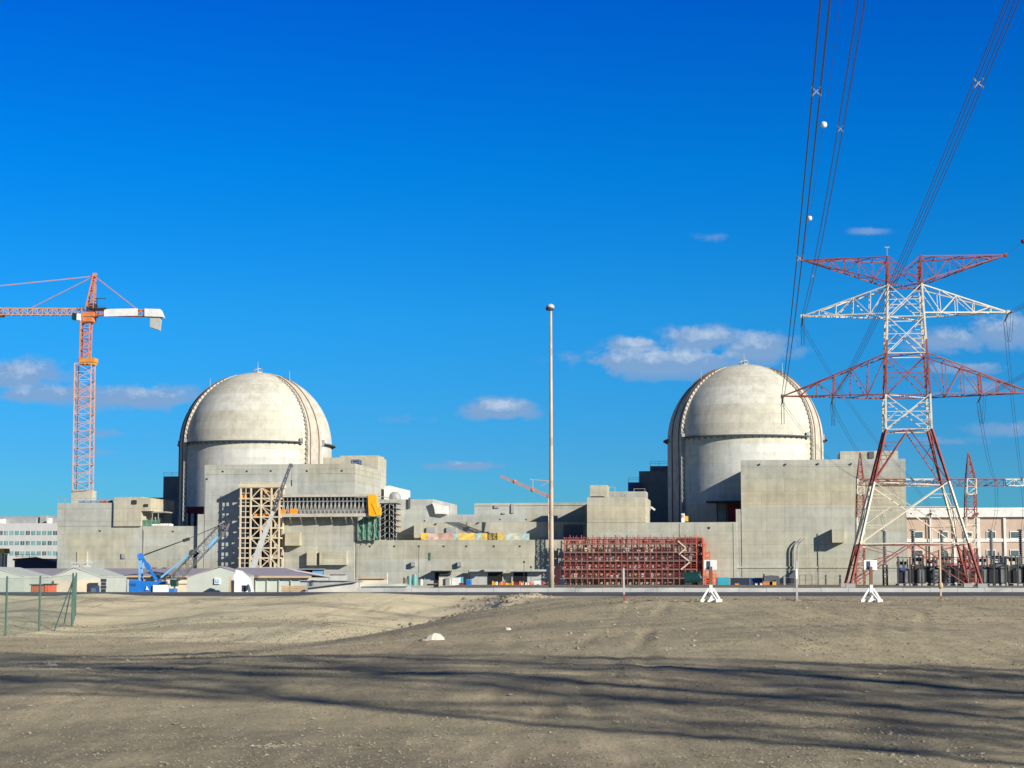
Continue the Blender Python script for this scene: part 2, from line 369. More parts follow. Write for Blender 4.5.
for Y in ys:
    for X in xs:
        vs.append((X, Y, H(X, Y)))
        w = ridge_w(X, Y) if 10 < Y < 165 else 0
        s = (1 - w) * sstep(84, 100, Y + 10 * noise.noise(Vector((X * .05, Y * .1, 4)))) + .5 * max(0, noise.noise(Vector((X * .06, Y * .05, 2))) + .1)
        s += .55 * math.exp(-((w - .42) / .18) ** 2) * sstep(90, 105, Y)
        sand.append(max(0, min(1, s)))
fs = [(j * nx + i, j * nx + i + 1, (j + 1) * nx + i + 1, (j + 1) * nx + i) for j in range(len(ys) - 1) for i in range(nx - 1)]
me = bpy.data.meshes.new('ground'); me.from_pydata(vs, [], fs); me.polygons.foreach_set('use_smooth', [True] * len(fs))
at = me.attributes.new('sand', 'FLOAT', 'POINT'); at.data.foreach_set('value', sand)
gm, t, b = new_mat('gravelly_desert_soil')
g = N(t, 'ShaderNodeNewGeometry'); atn = N(t, 'ShaderNodeAttribute', attribute_name='sand')
def gz(scale, det=6, rough=.65, sc=(1, 1, 1), rot=0):
    mp = N(t, 'ShaderNodeMapping'); mp.inputs['Scale'].default_value = sc; mp.inputs['Rotation'].default_value = (0, 0, rot); t.links.new(g.outputs['Position'], mp.inputs[0])
    n = N(t, 'ShaderNodeTexNoise'); n.inputs['Scale'].default_value = scale; n.inputs['Detail'].default_value = det; n.inputs['Roughness'].default_value = rough
    t.links.new(mp.outputs[0], n.inputs['Vector']); return n.outputs[0]
g1 = gz(.10, 6, .65); g2 = gz(1.1, 9, .75); g3 = gz(7, 8, .8); g4 = gz(.35, 7, .7, (1, .22, 1), R(25)); g5 = gz(.06, 4, .6); g6 = gz(.13, 7, .7, (.45, 1, 1)); g7 = gz(22, 4, .7)
grav = MIXC(t, RANGE(t, g2, .3, .7), (.235, .212, .150), (.57, .51, .37))
grav = MIXC(t, RANGE(t, g1, .42, .58, 0, .8), grav, (.53, .48, .325))
grav = MIXC(t, RANGE(t, g4, .48, .62, 0, .7), grav, (.58, .525, .355))
grav = MIXC(t, RANGE(t, g5, .52, .66, 0, .55), grav, (.56, .44, .31))
sandc = MIXC(t, RANGE(t, g2, .3, .7), (.68, .63, .44), (.88, .82, .59))
col = MIXC(t, RANGE(t, MATH(t, 'ADD', atn.outputs['Fac'], MATH(t, 'MULTIPLY', MATH(t, 'SUBTRACT', g1, .5), .8)), .25, .75), grav, sandc)
col = MIXC(t, RANGE(t, g6, .50, .60, 0, .55), col, (.19, .185, .15)); col = MIXC(t, RANGE(t, g7, .52, .66, 0, .45), col, (.16, .15, .12)); col = MIXC(t, RANGE(t, g7, .48, .36, 0, .35), col, (.66, .60, .45))
sy_ = N(t, 'ShaderNodeSeparateXYZ'); t.links.new(g.outputs['Position'], sy_.inputs[0])
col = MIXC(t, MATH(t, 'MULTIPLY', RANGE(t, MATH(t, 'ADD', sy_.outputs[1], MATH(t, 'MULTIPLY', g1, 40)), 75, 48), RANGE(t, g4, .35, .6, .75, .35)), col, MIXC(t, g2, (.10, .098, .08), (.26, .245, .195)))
col = MIXC(t, RANGE(t, sy_.outputs[1], 195, 198), col, MIXC(t, RANGE(t, g2, .3, .7), (.17, .16, .13), (.25, .235, .19)))
g8 = gz(.9, 7, .7, (1, .10, 1), R(-52)); col = MIXC(t, MATH(t, 'MULTIPLY', RANGE(t, g8, .52, .64), RANGE(t, g5, .40, .55, 0, .5)), col, (.60, .53, .385)); col = MIXC(t, MATH(t, 'MULTIPLY', RANGE(t, g8, .46, .36), RANGE(t, g5, .38, .55, 0, .5)), col, (.20, .18, .14))
vor = N(t, 'ShaderNodeTexVoronoi'); vor.inputs['Scale'].default_value = 9; t.links.new(g.outputs['Position'], vor.inputs['Vector'])
sc_ = N(t, 'ShaderNodeSeparateColor'); t.links.new(vor.outputs['Color'], sc_.inputs[0])
peb = MATH(t, 'MULTIPLY', RANGE(t, sc_.outputs[0], .80, .83), RANGE(t, vor.outputs['Distance'], .38, .25))
col = MIXC(t, MATH(t, 'MULTIPLY', peb, .35), col, (.50, .46, .38))
peb2 = MATH(t, 'MULTIPLY', RANGE(t, sc_.outputs[1], .78, .81), RANGE(t, vor.outputs['Distance'], .38, .25))
col = MIXC(t, MATH(t, 'MULTIPLY', peb2, .4), col, (.07, .065, .055))
col = MIXC(t, RANGE(t, g3, .35, .65, 0, .2), col, (.17, .155, .125))
col = MIXC(t, 1.0, col, (1.05, 1.0, .93), 'MULTIPLY')
t.links.new(col, b.inputs['Base Color']); b.inputs['Roughness'].default_value = .95; b.inputs['Specular IOR Level'].default_value = .15
bp = N(t, 'ShaderNodeBump'); bp.inputs['Strength'].default_value = .9; bp.inputs['Distance'].default_value = .06
hh = MATH(t, 'ADD', MATH(t, 'ADD', MATH(t, 'MULTIPLY', g2, 1.6), MATH(t, 'MULTIPLY', g3, .5)), MATH(t, 'ADD', MATH(t, 'MULTIPLY', peb, .35), MATH(t, 'MULTIPLY', g4, 1.2)))
t.links.new(hh, bp.inputs['Height']); t.links.new(bp.outputs[0], b.inputs['Normal'])
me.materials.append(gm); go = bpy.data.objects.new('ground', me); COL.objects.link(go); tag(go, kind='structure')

mb = MB(); mb.poly([(-2500, 165.2, -.165), (2500, 165.2, -.165), (2500, 195, .006), (-2500, 195, .006)], [(0, 1, 2, 3)])
tag(mb.build('road', M['asphalt'], fix=False), kind='structure')
mb = MB()
for yy_, w_ in ((166.2, .35), (194.2, .2), (179.2, .18), (181.2, .18)):
    z_ = lambda y: -.165 + (y - 165.2) * .171 / 29.8 + .006
    mb.poly([(-2500, yy_, z_(yy_)), (2500, yy_, z_(yy_)), (2500, yy_ + w_, z_(yy_ + w_)), (-2500, yy_ + w_, z_(yy_ + w_))], [(0, 1, 2, 3)])
x = -600
while x < 600:
    for yy_ in (172.5, 187.5):
        z_ = -.165 + (yy_ - 165.2) * .171 / 29.8 + .006
        mb.poly([(x, yy_, z_), (x + 3, yy_, z_), (x + 3, yy_ + .18, z_ + .001), (x, yy_ + .18, z_ + .001)], [(0, 1, 2, 3)])
    x += 9
tag(mb.build('road_markings', M['line'], fix=False), kind='structure')

# ------------------------------------------------------------------ plant buildings
def blk(mb, px0, px1, yt, v0, v1, yb=None, z0=-2.2, yr=None):
    """a block of the plant: its front stands on plane v0"""
    u0, z1 = LV(px0, yt, v0); u1, _ = LV(px1, yt, v0)
    _, z1 = LV((px0 + px1) / 2, yt, v0)
    if yb is not None: _, z0 = LV((px0 + px1) / 2, yb, v0)
    mb.lbox(u0, u1, v0, v1, z0, z1); return u0, u1, z0, z1
def root_at(name, label, cat, px, v, group=None):
    u, _ = LV(px, 584, v); return thing(name, label, cat, L(u, v, 0), group)
def part(parent, name, mat, fn, label=None, smooth=False):
    mb = MB(); fn(mb); o = mb.build(name, mat, parent, smooth)
    if label: o['label'] = label
    return o
def dots(parent, pts, v, s=.2, name='wall_outlet'):
    for (px, py) in pts:
        u, z = LV(px, py, v)
        part(parent, name, M['dark'], lambda m: (m.lbox(u - s, u + s, v - .12, v - .003, z - s, z + s), m.lbox(u - s * 1.3, u + s * 1.3, v - .2, v - .12, z + s * .8, z + s * 1.1)))
def railing(parent, px0, px1, yb, v, h=1.2, mat=None, name='railing', step=2.0):
    u0, z = LV(px0, yb, v); u1, _ = LV(px1, yb, v)
    def f(m):
        n = max(1, int(abs(u1 - u0) / step))
        for i in range(n + 1):
            u = u0 + (u1 - u0) * i / n; m.beam(L(u, v, z), L(u, v, z + h), .09)
        for k in (.5, 1): m.beam(L(u0, v, z + h * k), L(u1, v, z + h * k), .08)
    return part(parent, name, mat or M['steel'], f)

# containments
def containment(px, py, Y, label, rods):
    c = AT(px, py, Y); zs = AT(px, py, Y - 24).z    # ledge height seen at its near side
    zs = 44.2
    root = thing('containment_building', label, 'reactor building', (c.x, c.y, 0))
    Rr = 24.1; x0, y0 = c.x, c.y
    prof = [(Rr, -2.2)] + [(Rr, z) for z in (0, 8, 16, 24, 32, 38)] + [(Rr * math.cos(a), zs + Rr * math.sin(a)) for a in [math.pi / 2 * i / 40 for i in range(41)]]
    prof[-1] = (0.01, zs + Rr)
    n = 144; mb = MB()
    for (r_, z) in prof:
        for k in range(n): a = 2 * math.pi * k / n; mb.v.append((x0 + r_ * math.sin(a), y0 - r_ * math.cos(a), z))
    for i in range(len(prof) - 1):
        for k in range(n):
            k2 = (k + 1) % n; mb.f.append((i * n + k, i * n + k2, (i + 1) * n + k2, (i + 1) * n + k)); mb.m.append(0)
    mb.build('dome_shell', M['dome'], root, smooth=True)
    def pt(ang, e, r_off, side=0.0):   # ang deg from -Y towards +X; e = arc height: below 0 on the wall (metres), above 0 elevation deg
        a = R(ang)
        if e <= 0: rr, z, k = Rr + r_off, zs + e, Rr
        else: rr, z, k = (Rr + r_off) * math.cos(R(e)), zs + (Rr + r_off) * math.sin(R(e)), Rr
        rx, ry = math.sin(a), -math.cos(a); tx, ty = math.cos(a), math.sin(a)
        return Vector((x0 + rx * rr + tx * side, y0 + ry * rr + ty * side, z))
    for ang in (55, -65, 175):
        steps = [(-zs - 2, 1)] + [(-zs + 4 * i, 1) for i in range(1, 11)] + [(i * 3.0, 1) for i in range(0, 25)]
        mb = MB(); prev = None
        for e, _ in steps:
            k = 1 if e <= 0 else 1 - (e / 72.0) ** 2
            h_ = .75 * max(.08, k) if e > 0 else .75
            hw = 3.3 if e <= 0 else 3.3 - 1.6 * (e / 72.0)
            q = [pt(ang, e, -.6, -hw), pt(ang, e, -.6, hw), pt(ang, e, h_, hw), pt(ang, e, h_, -hw)]
            b_ = len(mb.v); mb.v += [tuple(p) for p in q]
            if prev is not None:
                for i in range(4):
                    j = (i + 1) % 4; mb.f.append((prev + i, prev + j, b_ + j, b_ + i)); mb.m.append(0)
            else: mb.f.append((b_, b_ + 1, b_ + 2, b_ + 3)); mb.m.append(0)
            prev = b_
        mb.f.append((prev + 3, prev + 2, prev + 1, prev)); mb.m.append(0)
        bo = mb.build('buttress', M['butt'], root)
        # tendon anchor caps down both cheeks
        for sgn in (-1, 1):
            mb = MB(); e = -zs + 8; lastp = None
            while e < 62:
                k = 1 if e <= 0 else 1 - (e / 72.0) ** 2
                hw = 3.3 if e <= 0 else 3.3 - 1.6 * (e / 72.0); ho = .75 * k * .4
                p = pt(ang, e, ho, sgn * hw); q = pt(ang, e, ho, sgn * (hw + .38))
                mb.beam(p, q, .42, .42)
                if lastp: mb.beam(lastp, p, .12)
                lastp = p
                e += 1.5 if e < 0 else 3.3
            mb.build('anchor_caps', M['butt'], bo)
        for s_ in (-2.2, 1.9):
            pts = [pt(ang, e, .75 * (1 if e <= 0 else max(.06, 1 - (e / 72.0) ** 2)) + .06, s_ if e <= 0 else s_ * (1 - .45 * e / 72)) for e in [-zs + 10, -30, -20, -10, 0] + [3.0 * i for i in range(1, 23)]]
            mb = MB(); mb.tube(pts, .2, 4); mb.build('guide_rail', M['rail'], bo)
    # walkway ledge in three arcs
    for a0, a1 in ((-56, 42), (65, 164), (186, 286)):
        mb = MB(); rb = MB(); n_ = 40; prev = None
        for i in range(n_ + 1):
            a = a0 + (a1 - a0) * i / n_
            q = [pt(a, 0, -.3), pt(a, 0, 1.3), pt(a, 0, 1.3) + Vector((0, 0, .35)), pt(a, 0, -.3) + Vector((0, 0, .35))]
            b_ = len(mb.v); mb.v += [tuple(p) for p in q]
            if prev is not None:
                for k in range(4): mb.f.append((prev + k, prev + (k + 1) % 4, b_ + (k + 1) % 4, b_ + k)); mb.m.append(0)
            prev = b_
            if i % 2 == 0:
                p = pt(a, 0, 1.2); 
                mb.beam(pt(a, 0, -.1) + Vector((0, 0, -.7)), pt(a, 0, 1.0), .16)
        mb.f.append((0, 1, 2, 3)); mb.m.append(0); mb.f.append((prev + 3, prev + 2, prev + 1, prev)); mb.m.append(0)
        lo = mb.build('walkway_ledge', M['conc_dark'], root)
        for aa in (a0, a1):
            part(lo, 'end_bracket', M['steel'], lambda m: m.beam(pt(aa, 0, .7) + Vector((0, 0, -.4)), pt(aa, 0, .7) + Vector((0, 0, 1.4)), .9))
    top = Vector((x0, y0, zs + Rr))
    def apex(m):
        m.tube([top + Vector((0, 0, -.4)), top + Vector((0, 0, .2))], 1.5, 16)
        for k in range(8):
            a = k * math.pi / 4; p = top + Vector((1.35 * math.cos(a), 1.35 * math.sin(a), .2)); m.beam(p, p + Vector((0, 0, 1.1)), .1)
            q = top + Vector((1.35 * math.cos(a + math.pi / 4), 1.35 * math.sin(a + math.pi / 4), 1.3)); m.beam(p + Vector((0, 0, 1.1)), q, .1)
        m.tube([top, top + Vector((0, 0, 1.0))], .4, 8)
    part(root, 'apex_platform', M['steel'], apex)
    for ang, e in ((-62, 48), (60, 58), (0, 89)):
        p = pt(ang, e, 0); part(root, 'lightning_rod', M['lgrey'], lambda m: m.tube([p, p + Vector((0, 0, 3.6))], .10, 5, .05))
    # inspection line down the front of the dome
    return root, (x0, y0, zs, Rr)
c1, C1 = containment(257, 443, 582, 'pale domed reactor containment on the left, behind the cream scaffold tower', None)
c2, C2 = containment(744.9, 437, 560, 'pale domed reactor containment on the right, beside the red and white pylon', None)

# --- left unit
r = root_at('auxiliary_building', 'low blank concrete building under the tower crane, beside the white office block', 'building', 130, 0)
part(r, 'wall', M['conc'], lambda m: blk(m, 57.5, 204, 526.3, 0, 34))
part(r, 'upper_storey', M['conc2'], lambda m: blk(m, 57.5, 114, 503, 0.0, 30, yb=526.3))
part(r, 'stair_block', M['conc3'], lambda m: (blk(m, 114, 141.5, 497, -.6, 26, yb=526.2), blk(m, 141.5, 151, 498, -.6, 20, yb=511)), )
part(r, 'plinth_panel', M['conc2'], lambda m: blk(m, 57.5, 77, 551.5, -.5, .1))
part(r, 'plinth_panel', M['conc3'], lambda m: blk(m, 77, 87, 551.5, -.7, .1))
for (a, b_, c_, d_) in ((132, 136.5, 500, 504), (144, 148, 504, 506.5)):
    part(r, 'louvre', M['dark'], lambda m: blk(m, a, b_, c_, -.9, -.6, yb=d_))
part(r, 'wall_vent', M['grey'], lambda m: blk(m, 121.5, 125, 553.5, -.4, -.002, yb=558.5))
dots(r, [(154.5, 569.5), (164.5, 569.5)], 0, .5, 'wall_lamp')
dots(r, [(173, 531.5), (100, 531)], 0)
part(r, 'drain_pipe', M['grey'], lambda m: [m.beam(L(LV(143.6, y, -.1)[0], -.1, LV(143.6, 530, -.1)[1]), L(LV(143.6, y, -.1)[0], -.1, LV(143.6, 568, -.1)[1]), .15) for y in (540,)])
part(r, 'roof_canopy', M['grey'], lambda m: (blk(m, 141.6, 166, 511.5, 2, 9, yb=512.6), [blk(m, p, p + .5, 512, 2.2, 2.5, yb=526) for p in (152, 158)]))
railing(r, 58, 114, 502.8, .4)
rr_ = root_at('roof_materials', 'green netted guard rail on the roof edge left of the left dome', 'netting', 150, 1)
part(rr_, 'net', M['net'], lambda m: blk(m, 141.6, 160, 520, 1.0, 1.08, yb=526.2))
part(rr_, 'post', M['steel'], lambda m: [blk(m, p, p + .35, 518, .9, 1.0, yb=526.2) for p in (142, 146, 151, 155, 159.6)])
mb = MB()
for i in range(7):
    u, z = LV(154 + i * 2.6, 526.2, 1.5); mb.sphere(L(u, 1.6, z + .3), .9, 6, (1.2, .9, .55))
tag(mb.build('sheeted_pile', M['white'], smooth=True), 'white sheeted heap along the roof edge left of the left dome', 'tarpaulin')
mb = MB(); blk(mb, 78, 96, 500.2, 1, 2.2, yb=502.4); tag(mb.build('material_stack', M['lblue']), 'bluish stack of pipes on the roof under the tower crane', 'pipe stack')
mb = MB(); [blk(mb, 98.5 + i * 2.6, 100.6 + i * 2.6, 500.3 + (i % 2) * .6, 1, 2.6, yb=502.8) for i in range(5)]
tag(mb.build('material_crates', [M['orc']]), 'rusty red crates on the roof right of the tower crane base', 'crates')

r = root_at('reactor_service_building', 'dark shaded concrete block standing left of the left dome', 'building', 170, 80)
part(r, 'wall', M['shade_conc'], lambda m: blk(m, 163.5, 186, 476.3, 82, 100))
part(r, 'side_annex', M['shade_conc'], lambda m: blk(m, 150, 186, 497.5, 74, 81.9))
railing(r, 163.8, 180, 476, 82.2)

r = root_at('fuel_building', 'wide flat concrete block in front of the left dome, carrying the cream scaffold tower', 'building', 280, 0)
uB0, uB1, _, zB = 0, 0, 0, 0
def fB(m):
    global uB0, uB1, zB
    uB0, uB1, _, zB = blk(m, 205, 355.3, 464.8, -1.0, 33)
part(r, 'wall', M['conc2'], fB)
part(r, 'parapet_band', M['conc'], lambda m: (m.lbox(uB0 - .05, uB1 + .08, -1.08, 33.1, zB - 2.6, zB + .15)))
part(r, 'side_step', M['conc'], lambda m: blk(m, 197.8, 205, 514.2, -.99, 15))
part(r, 'rooftop_block', M['conc3'], lambda m: (blk(m, 323, 378, 457.4, 36, 48, z0=20), blk(m, 340, 378, 455.6, 38, 47, z0=20)))
part(r, 'plant_box', M['dblue'], lambda m: blk(m, 351, 358.5, 459.5, 12, 16, yb=465.5))
railing(r, 345, 360, 464.6, 5)
for (a, b_, c_, d_) in ((285, 299.5, 532.2, 545.6), (306.8, 316, 551.5, 565.3), (319.5, 346.5, 551.2, 564.9)):
    part(r, 'duct_box', M['conc3'], lambda m: blk(m, a, b_, c_, -2.9 if a > 300 else -3.6, -1.01, yb=d_))
part(r, 'loading_opening', M['black'], lambda m: blk(m, 300, 323.5, 569.3, -1.1, -1.01, yb=578))
part(r, 'door_panel', M['lblue'], lambda m: (blk(m, 312.5, 322.5, 569.8, -1.5, -1.12, yb=577.5), blk(m, 302, 305, 570.5, -1.5, -1.12, yb=575)))
part(r, 'opening_lintel', M['grey'], lambda m: blk(m, 298, 324.5, 568.6, -2.2, -1.01, yb=569.6))
dots(r, [(223, 471.5), (247, 471.3), (271, 471), (307, 471), (342, 470.8), (207, 479)], -1.1)
part(r, 'drain_pipe', M['grey'], lambda m: [blk(m, 205.5, 205.7, 480, -1.12, -1.02, yb=568)])

r = root_at('link_building', 'long low concrete building between the two domes with loading doors at its foot', 'building', 470, 0)
part(r, 'wall', M['conc'], lambda m: blk(m, 356.2, 587, 540, 0, 31))
part(r, 'middle_storey', M['conc3'], lambda m: blk(m, 414, 587, 522, 12.5, 31, yb=540.2))
u_a, z_a = LV(414, 522, 12.5)
def fF(m):
    z_m = LV(500, 522, 12.5)[1]
    for (a, b_, yt) in ((377, 433, 499.3), (433, 447.5, 513.8), (447.5, 474.5, 514.6), (474.5, 587, 503.6)):
        u0, z1 = LV(a, yt, 19); u1, _ = LV(b_, yt, 19); _, z1 = LV((a + b_) / 2, yt, 19)
        m.lbox(u0, u1, 19, 60, z_m - (9 if a < 400 else 0), z1)
part(r, 'upper_storey', M['conc2'], fF)
part(r, 'coping', M['conc3'], lambda m: blk(m, 474.3, 587, 502.9, 18.8, 22, yb=505.5))
part(r, 'bright_panel', M['white'], lambda m: m.prism([L(*(lambda q: (q[0], 17.5, q[1]))(LV(x_, y_, 17.5))) for x_, y_ in ((432, 502.5), (446.5, 506), (446.5, 514.3), (436, 513))], (.5, 1.6, 0)), 'white panel on the roof edge')
part(r, 'roof_vent', M['conc_dark'], lambda m: (blk(m, 408.3, 410, 497.5, 18.4, 19.5, yb=508), ))
for (a, b_) in ((426.3, 435), (446.3, 456)):
    part(r, 'window', M['grey'], lambda m: blk(m, a, b_, 527.3, 11.9, 12.49, yb=533))
for (a, b_, c_, d_) in ((494, 499, 505, 508), (502, 505.5, 512.5, 514), (511, 514, 503.6, 513)):
    part(r, 'wall_stain_bracket', M['grey'], lambda m: blk(m, a, b_, c_, 18.6, 18.99, yb=d_))
part(r, 'recess_door', M['conc_dark'], lambda m: blk(m, 563.5, 582, 525, 11.9, 12.49, yb=540))
dots(r, [(x_, 546.3) for x_ in (370, 394.5, 419, 443.8, 466.5, 494, 520)], 0, .2)
dots(r, [(424.5, 521), (500, 519.5), (526, 519.6), (478, 523), (436, 524)], 12.3, .2)
for (px, py) in ((413, 564), (459.3, 564)):
    part(r, 'vent_box', M['grey'], lambda m: blk(m, px - 2, px + 2, py - 2.2, -1.2, -.002, yb=py + 2.4))
part(r, 'green_banner_strip', M['net'], lambda m: blk(m, 429.3, 430.7, 552.5, -.25, -.01, yb=560))
for p in (419.3, 357.5, 540.5): part(r, 'drain_pipe', M['grey'], lambda m: blk(m, p - .12, p + .12, 546, -.12, -.01, yb=584))
# loading doors
def door(px0, px1, open0, open1):
    dr = part(r, 'loading_door', M['lgrey'], lambda m: blk(m, px0, px1, 571.3, -1.4, -.01))
    part(dr, 'canopy', M['lgrey'], lambda m: blk(m, px0 - 2, px1 + 1.5, 569.4, -3.4, -1.41, yb=571.5))
    part(dr, 'opening', M['black'], lambda m: blk(m, open0, open1, 572.6, -1.6, -1.41))
door(470, 503, 488, 502.3); door(511.5, 545, 513.6, 527.2)
part(r, 'personnel_door', M['black'], lambda m: blk(m, 435, 438.5, 572, -.3, -.01))
part(r, 'door_canopy', M['dark'], lambda m: (blk(m, 431, 450, 570.6, -3, -.01, yb=571.8), blk(m, 440, 450, 572.2, -2.2, -.3, yb=575)))
# coloured hoarding with panels on the roof terrace
hr = root_at('painted_hoarding', 'painted hoarding of yellow, pink and pale blue panels on the roof terrace', 'hoarding', 475, 11)
cols = [(421, 428, (.78, .50, .06)), (428, 439, (.62, .45, .38)), (439, 454, (.50, .31, .25)), (454, 458.5, (.35, .50, .50)), (458.5, 475, (.75, .50, .10)), (475, 481, (.38, .52, .50)), (481, 505, (.72, .50, .12)), (505, 511, (.45, .55, .50)), (511, 521, (.52, .52, .42)), (521, 529, (.35, .52, .52))]
for i, (a, b_, c_) in enumerate(cols):
    part(hr, 'hoarding_panel', paint('hoarding_paint_%d' % i, c_, .7, var=.35, scale=.8, dirt=((.6, .5, .4), .5)), lambda m: blk(m, a + .05, b_ - .05, 533 + .3 * (i % 2), 10.4, 10.6, yb=539.9))
part(hr, 'hoarding_frame', M['steel'], lambda m: [blk(m, p, p + .3, 533, 10.62, 10.9, yb=539.9) for p in range(421, 530, 6)])

# --- right unit
r = root_at('turbine_side_building', 'stepped concrete building behind the red scaffold, with a small box on its roof', 'building', 650, 0)
part(r, 'wall', M['conc'], lambda m: blk(m, 587, 736.5, 522.4, -.5, 30))
part(r, 'stair_tower', M['conc3'], lambda m: blk(m, 587, 645.3, 497.3, -.5, 22, yb=522.35))
part(r, 'rooftop_box', M['conc3'], lambda m: blk(m, 590, 607, 485.2, 1, 8, yb=497.1))
part(r, 'rear_parapet', M['conc2'], lambda m: blk(m, 607, 646, 491.5, 26, 34, z0=10))
part(r, 'roof_slot', M['dark'], lambda m: blk(m, 591, 604, 496.2, .6, .95, yb=497))
railing(r, 607, 615, 496.5, 2, 2.6, M['mast']); railing(r, 634, 645, 496.8, 1, 2.2, M['mast']); railing(r, 615, 634, 496.9, 3, 1.1)
dots(r, [(709, 528)], -.5, .28)
part(r, 'drain_pipe', M['grey'], lambda m: [blk(m, p, p + .2, 523, -.62, -.51, yb=y_) for p, y_ in ((679.5, 538), (733.2, 584))])
part(r, 'roof_lamp', M['white'], lambda m: m.beam(L(*(lambda q: (q[0], 0, q[1]))(LV(651, 507, 0))), L(*(lambda q: (q[0], 0, q[1]))(LV(655, 510, 0))), .5))
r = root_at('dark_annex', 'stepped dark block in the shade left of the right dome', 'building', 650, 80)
part(r, 'wall', M['shade_conc'], lambda m: (blk(m, 650, 676, 466, 84, 100), blk(m, 639, 676, 471, 78, 83.9)))
part(r, 'low_wing', M['dblue'], lambda m: blk(m, 628, 640, 482.3, 76, 90), 'lower wing in dark blue for its shade')  # wing coloured dark blue to paint in the dome's shade
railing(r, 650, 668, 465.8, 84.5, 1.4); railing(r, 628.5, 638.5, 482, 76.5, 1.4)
r = root_at('roof_cabinet', 'white cabinet on the low roof in front of the right dome', 'cabinet', 682, 3)
part(r, 'casing', M['white'], lambda m: blk(m, 681.3, 684.6, 513.5, 3, 4.2, yb=522.4)); part(r, 'door_panel', M['lgrey'], lambda m: blk(m, 681.8, 684, 514.5, 2.9, 2.99, yb=517.5))
r = root_at('roof_generator', 'yellow machine on the low roof beside the white cabinet', 'generator', 686, 3)
part(r, 'casing', M['yellow'], lambda m: blk(m, 684.9, 688, 516, 3.2, 4.6, yb=521.3)); part(r, 'skid', M['dark'], lambda m: blk(m, 684.9, 688, 521.4, 3.1, 4.8, yb=522.3))

r = root_at('turbine_building', 'biggest plain concrete block in front of the right dome, behind the pylon', 'building', 830, 0)
def fG(m):
    global gz_
    u0, u1, _, gz_ = blk(m, 740.6, 905.2, 459.6, 0, 46)
part(r, 'wall', M['conc'], fG)
part(r, 'side_step', M['conc2'], lambda m: blk(m, 735.8, 740.6, 509.2, .01, 20))
part(r, 'parapet_band', M['conc2'], lambda m: blk(m, 740.5, 905.3, 459.5, -.06, 6, yb=466.5))
part(r, 'lift_band', M['conc3'], lambda m: blk(m, 744, 905.2, 485.5, -.03, 1, yb=507.5))
part(r, 'rooftop_block', M['conc3'], lambda m: blk(m, 840, 898, 451, 12, 30, z0=20))
part(r, 'roof_slot', M['conc_dark'], lambda m: blk(m, 869, 874, 451.5, 11.6, 12.5, yb=458))
part(r, 'duct_box', M['conc3'], lambda m: blk(m, 832, 844.2, 528.8, -3.4, -.13, yb=542.5))
dots(r, [(759.5, 464.5), (785.5, 464.5), (818, 464), (851, 464)], -.26, .22)
part(r, 'base_ledge', M['conc3'], lambda m: blk(m, 737, 905.2, 566.5, -.25, -.01, yb=568))
part(r, 'bent_pipe', M['steel'], lambda m: [m.tube([L(*(lambda q: (q[0], -1.2, q[1]))(LV(x_ + dx, y_, -1.2))) for x_, y_ in ((794, 572), (794, 549), (795, 545), (797.5, 541.5), (801, 538.5))], .22, 6) for dx in (0, 3.6)])
part(r, 'lightning_pipe', M['grey'], lambda m: blk(m, 818.5, 818.8, 533, -.4, -.2, yb=584))
r = root_at('hatch_shelter', 'dark awning with a dark red door at the foot of the right dome', 'shelter', 722, 41)
part(r, 'awning', M['dark'], lambda m: blk(m, 706, 745, 500.8, 38, 45, yb=502.3)); part(r, 'door', M['dred'], lambda m: blk(m, 727.5, 745, 504, 43, 43.5, yb=524))
part(r, 'wall', M['conc2'], lambda m: blk(m, 716, 750, 502.4, 43.6, 48, yb=540)); part(r, 'post', M['dark'], lambda m: [blk(m, p, p + .8, 502.4, 38.3, 38.8, yb=530) for p in (717, 726)])
r = root_at('hatch_platform', 'dark red platform at the foot of the left dome', 'platform', 193, 41)
part(r, 'fascia', M['dred'], lambda m: blk(m, 186.5, 215, 506.5, 42, 45.5, yb=513.2)); part(r, 'support', M['dark'], lambda m: [blk(m, p, p + 1.2, 513.2, 42.5, 44, yb=535) for p in (188, 194, 200)])

# office block, far left
r = root_at('office_block', 'white office block with three rows of square windows at the far left', 'office building', 20, 60)
vO = 70
part(r, 'wall', M['owall'], lambda m: blk(m, -60, 60.5, 523.4, vO, vO + 18))
part(r, 'roof_plant_screen', M['grey'], lambda m: (blk(m, -60, 60, 516.5, vO + 6, vO + 16, yb=524), blk(m, 3, 36, 517.8, vO + 3, vO + 5.9, yb=523.3), blk(m, 40, 46, 515.5, vO + 4, vO + 8, yb=523.3)))
part(r, 'roof_stack', M['white'], lambda m: (blk(m, 47.5, 50, 518, vO + 1, vO + 3, yb=523.3), blk(m, -2, 3, 519, vO + 1, vO + 3, yb=523.3)))
for iy, y_ in enumerate((530.9, 541.0, 551.3)):
    for ix in range(18):
        x_ = 53.3 - ix * 5.45
        w_ = part(r, 'window', M['oglass'] if (ix * 7 + iy * 3) % 5 else M['glass'], lambda m: blk(m, x_, x_ + 3.9, y_, vO - .08, vO - .005, yb=y_ + 4))
        if x_ > -2: part(w_, 'window_bar', M['owall'], lambda m: blk(m, x_ + 1.75, x_ + 1.95, y_, vO - .12, vO - .081, yb=y_ + 4))
r = root_at('dark_shed', 'dark navy gabled shed in front of the white office block', 'shed', 36, 20)
def shed(m):
    pts = [L(*(lambda q: (q[0], 20, q[1]))(LV(x_, y_, 20))) for x_, y_ in ((14.5, 590), (57, 590), (57, 563.5), (36, 558.3), (14.5, 560.5))]
    m.prism(pts, (ST * 16, CT * 16, 0))
part(r, 'wall', M['navy'], shed)
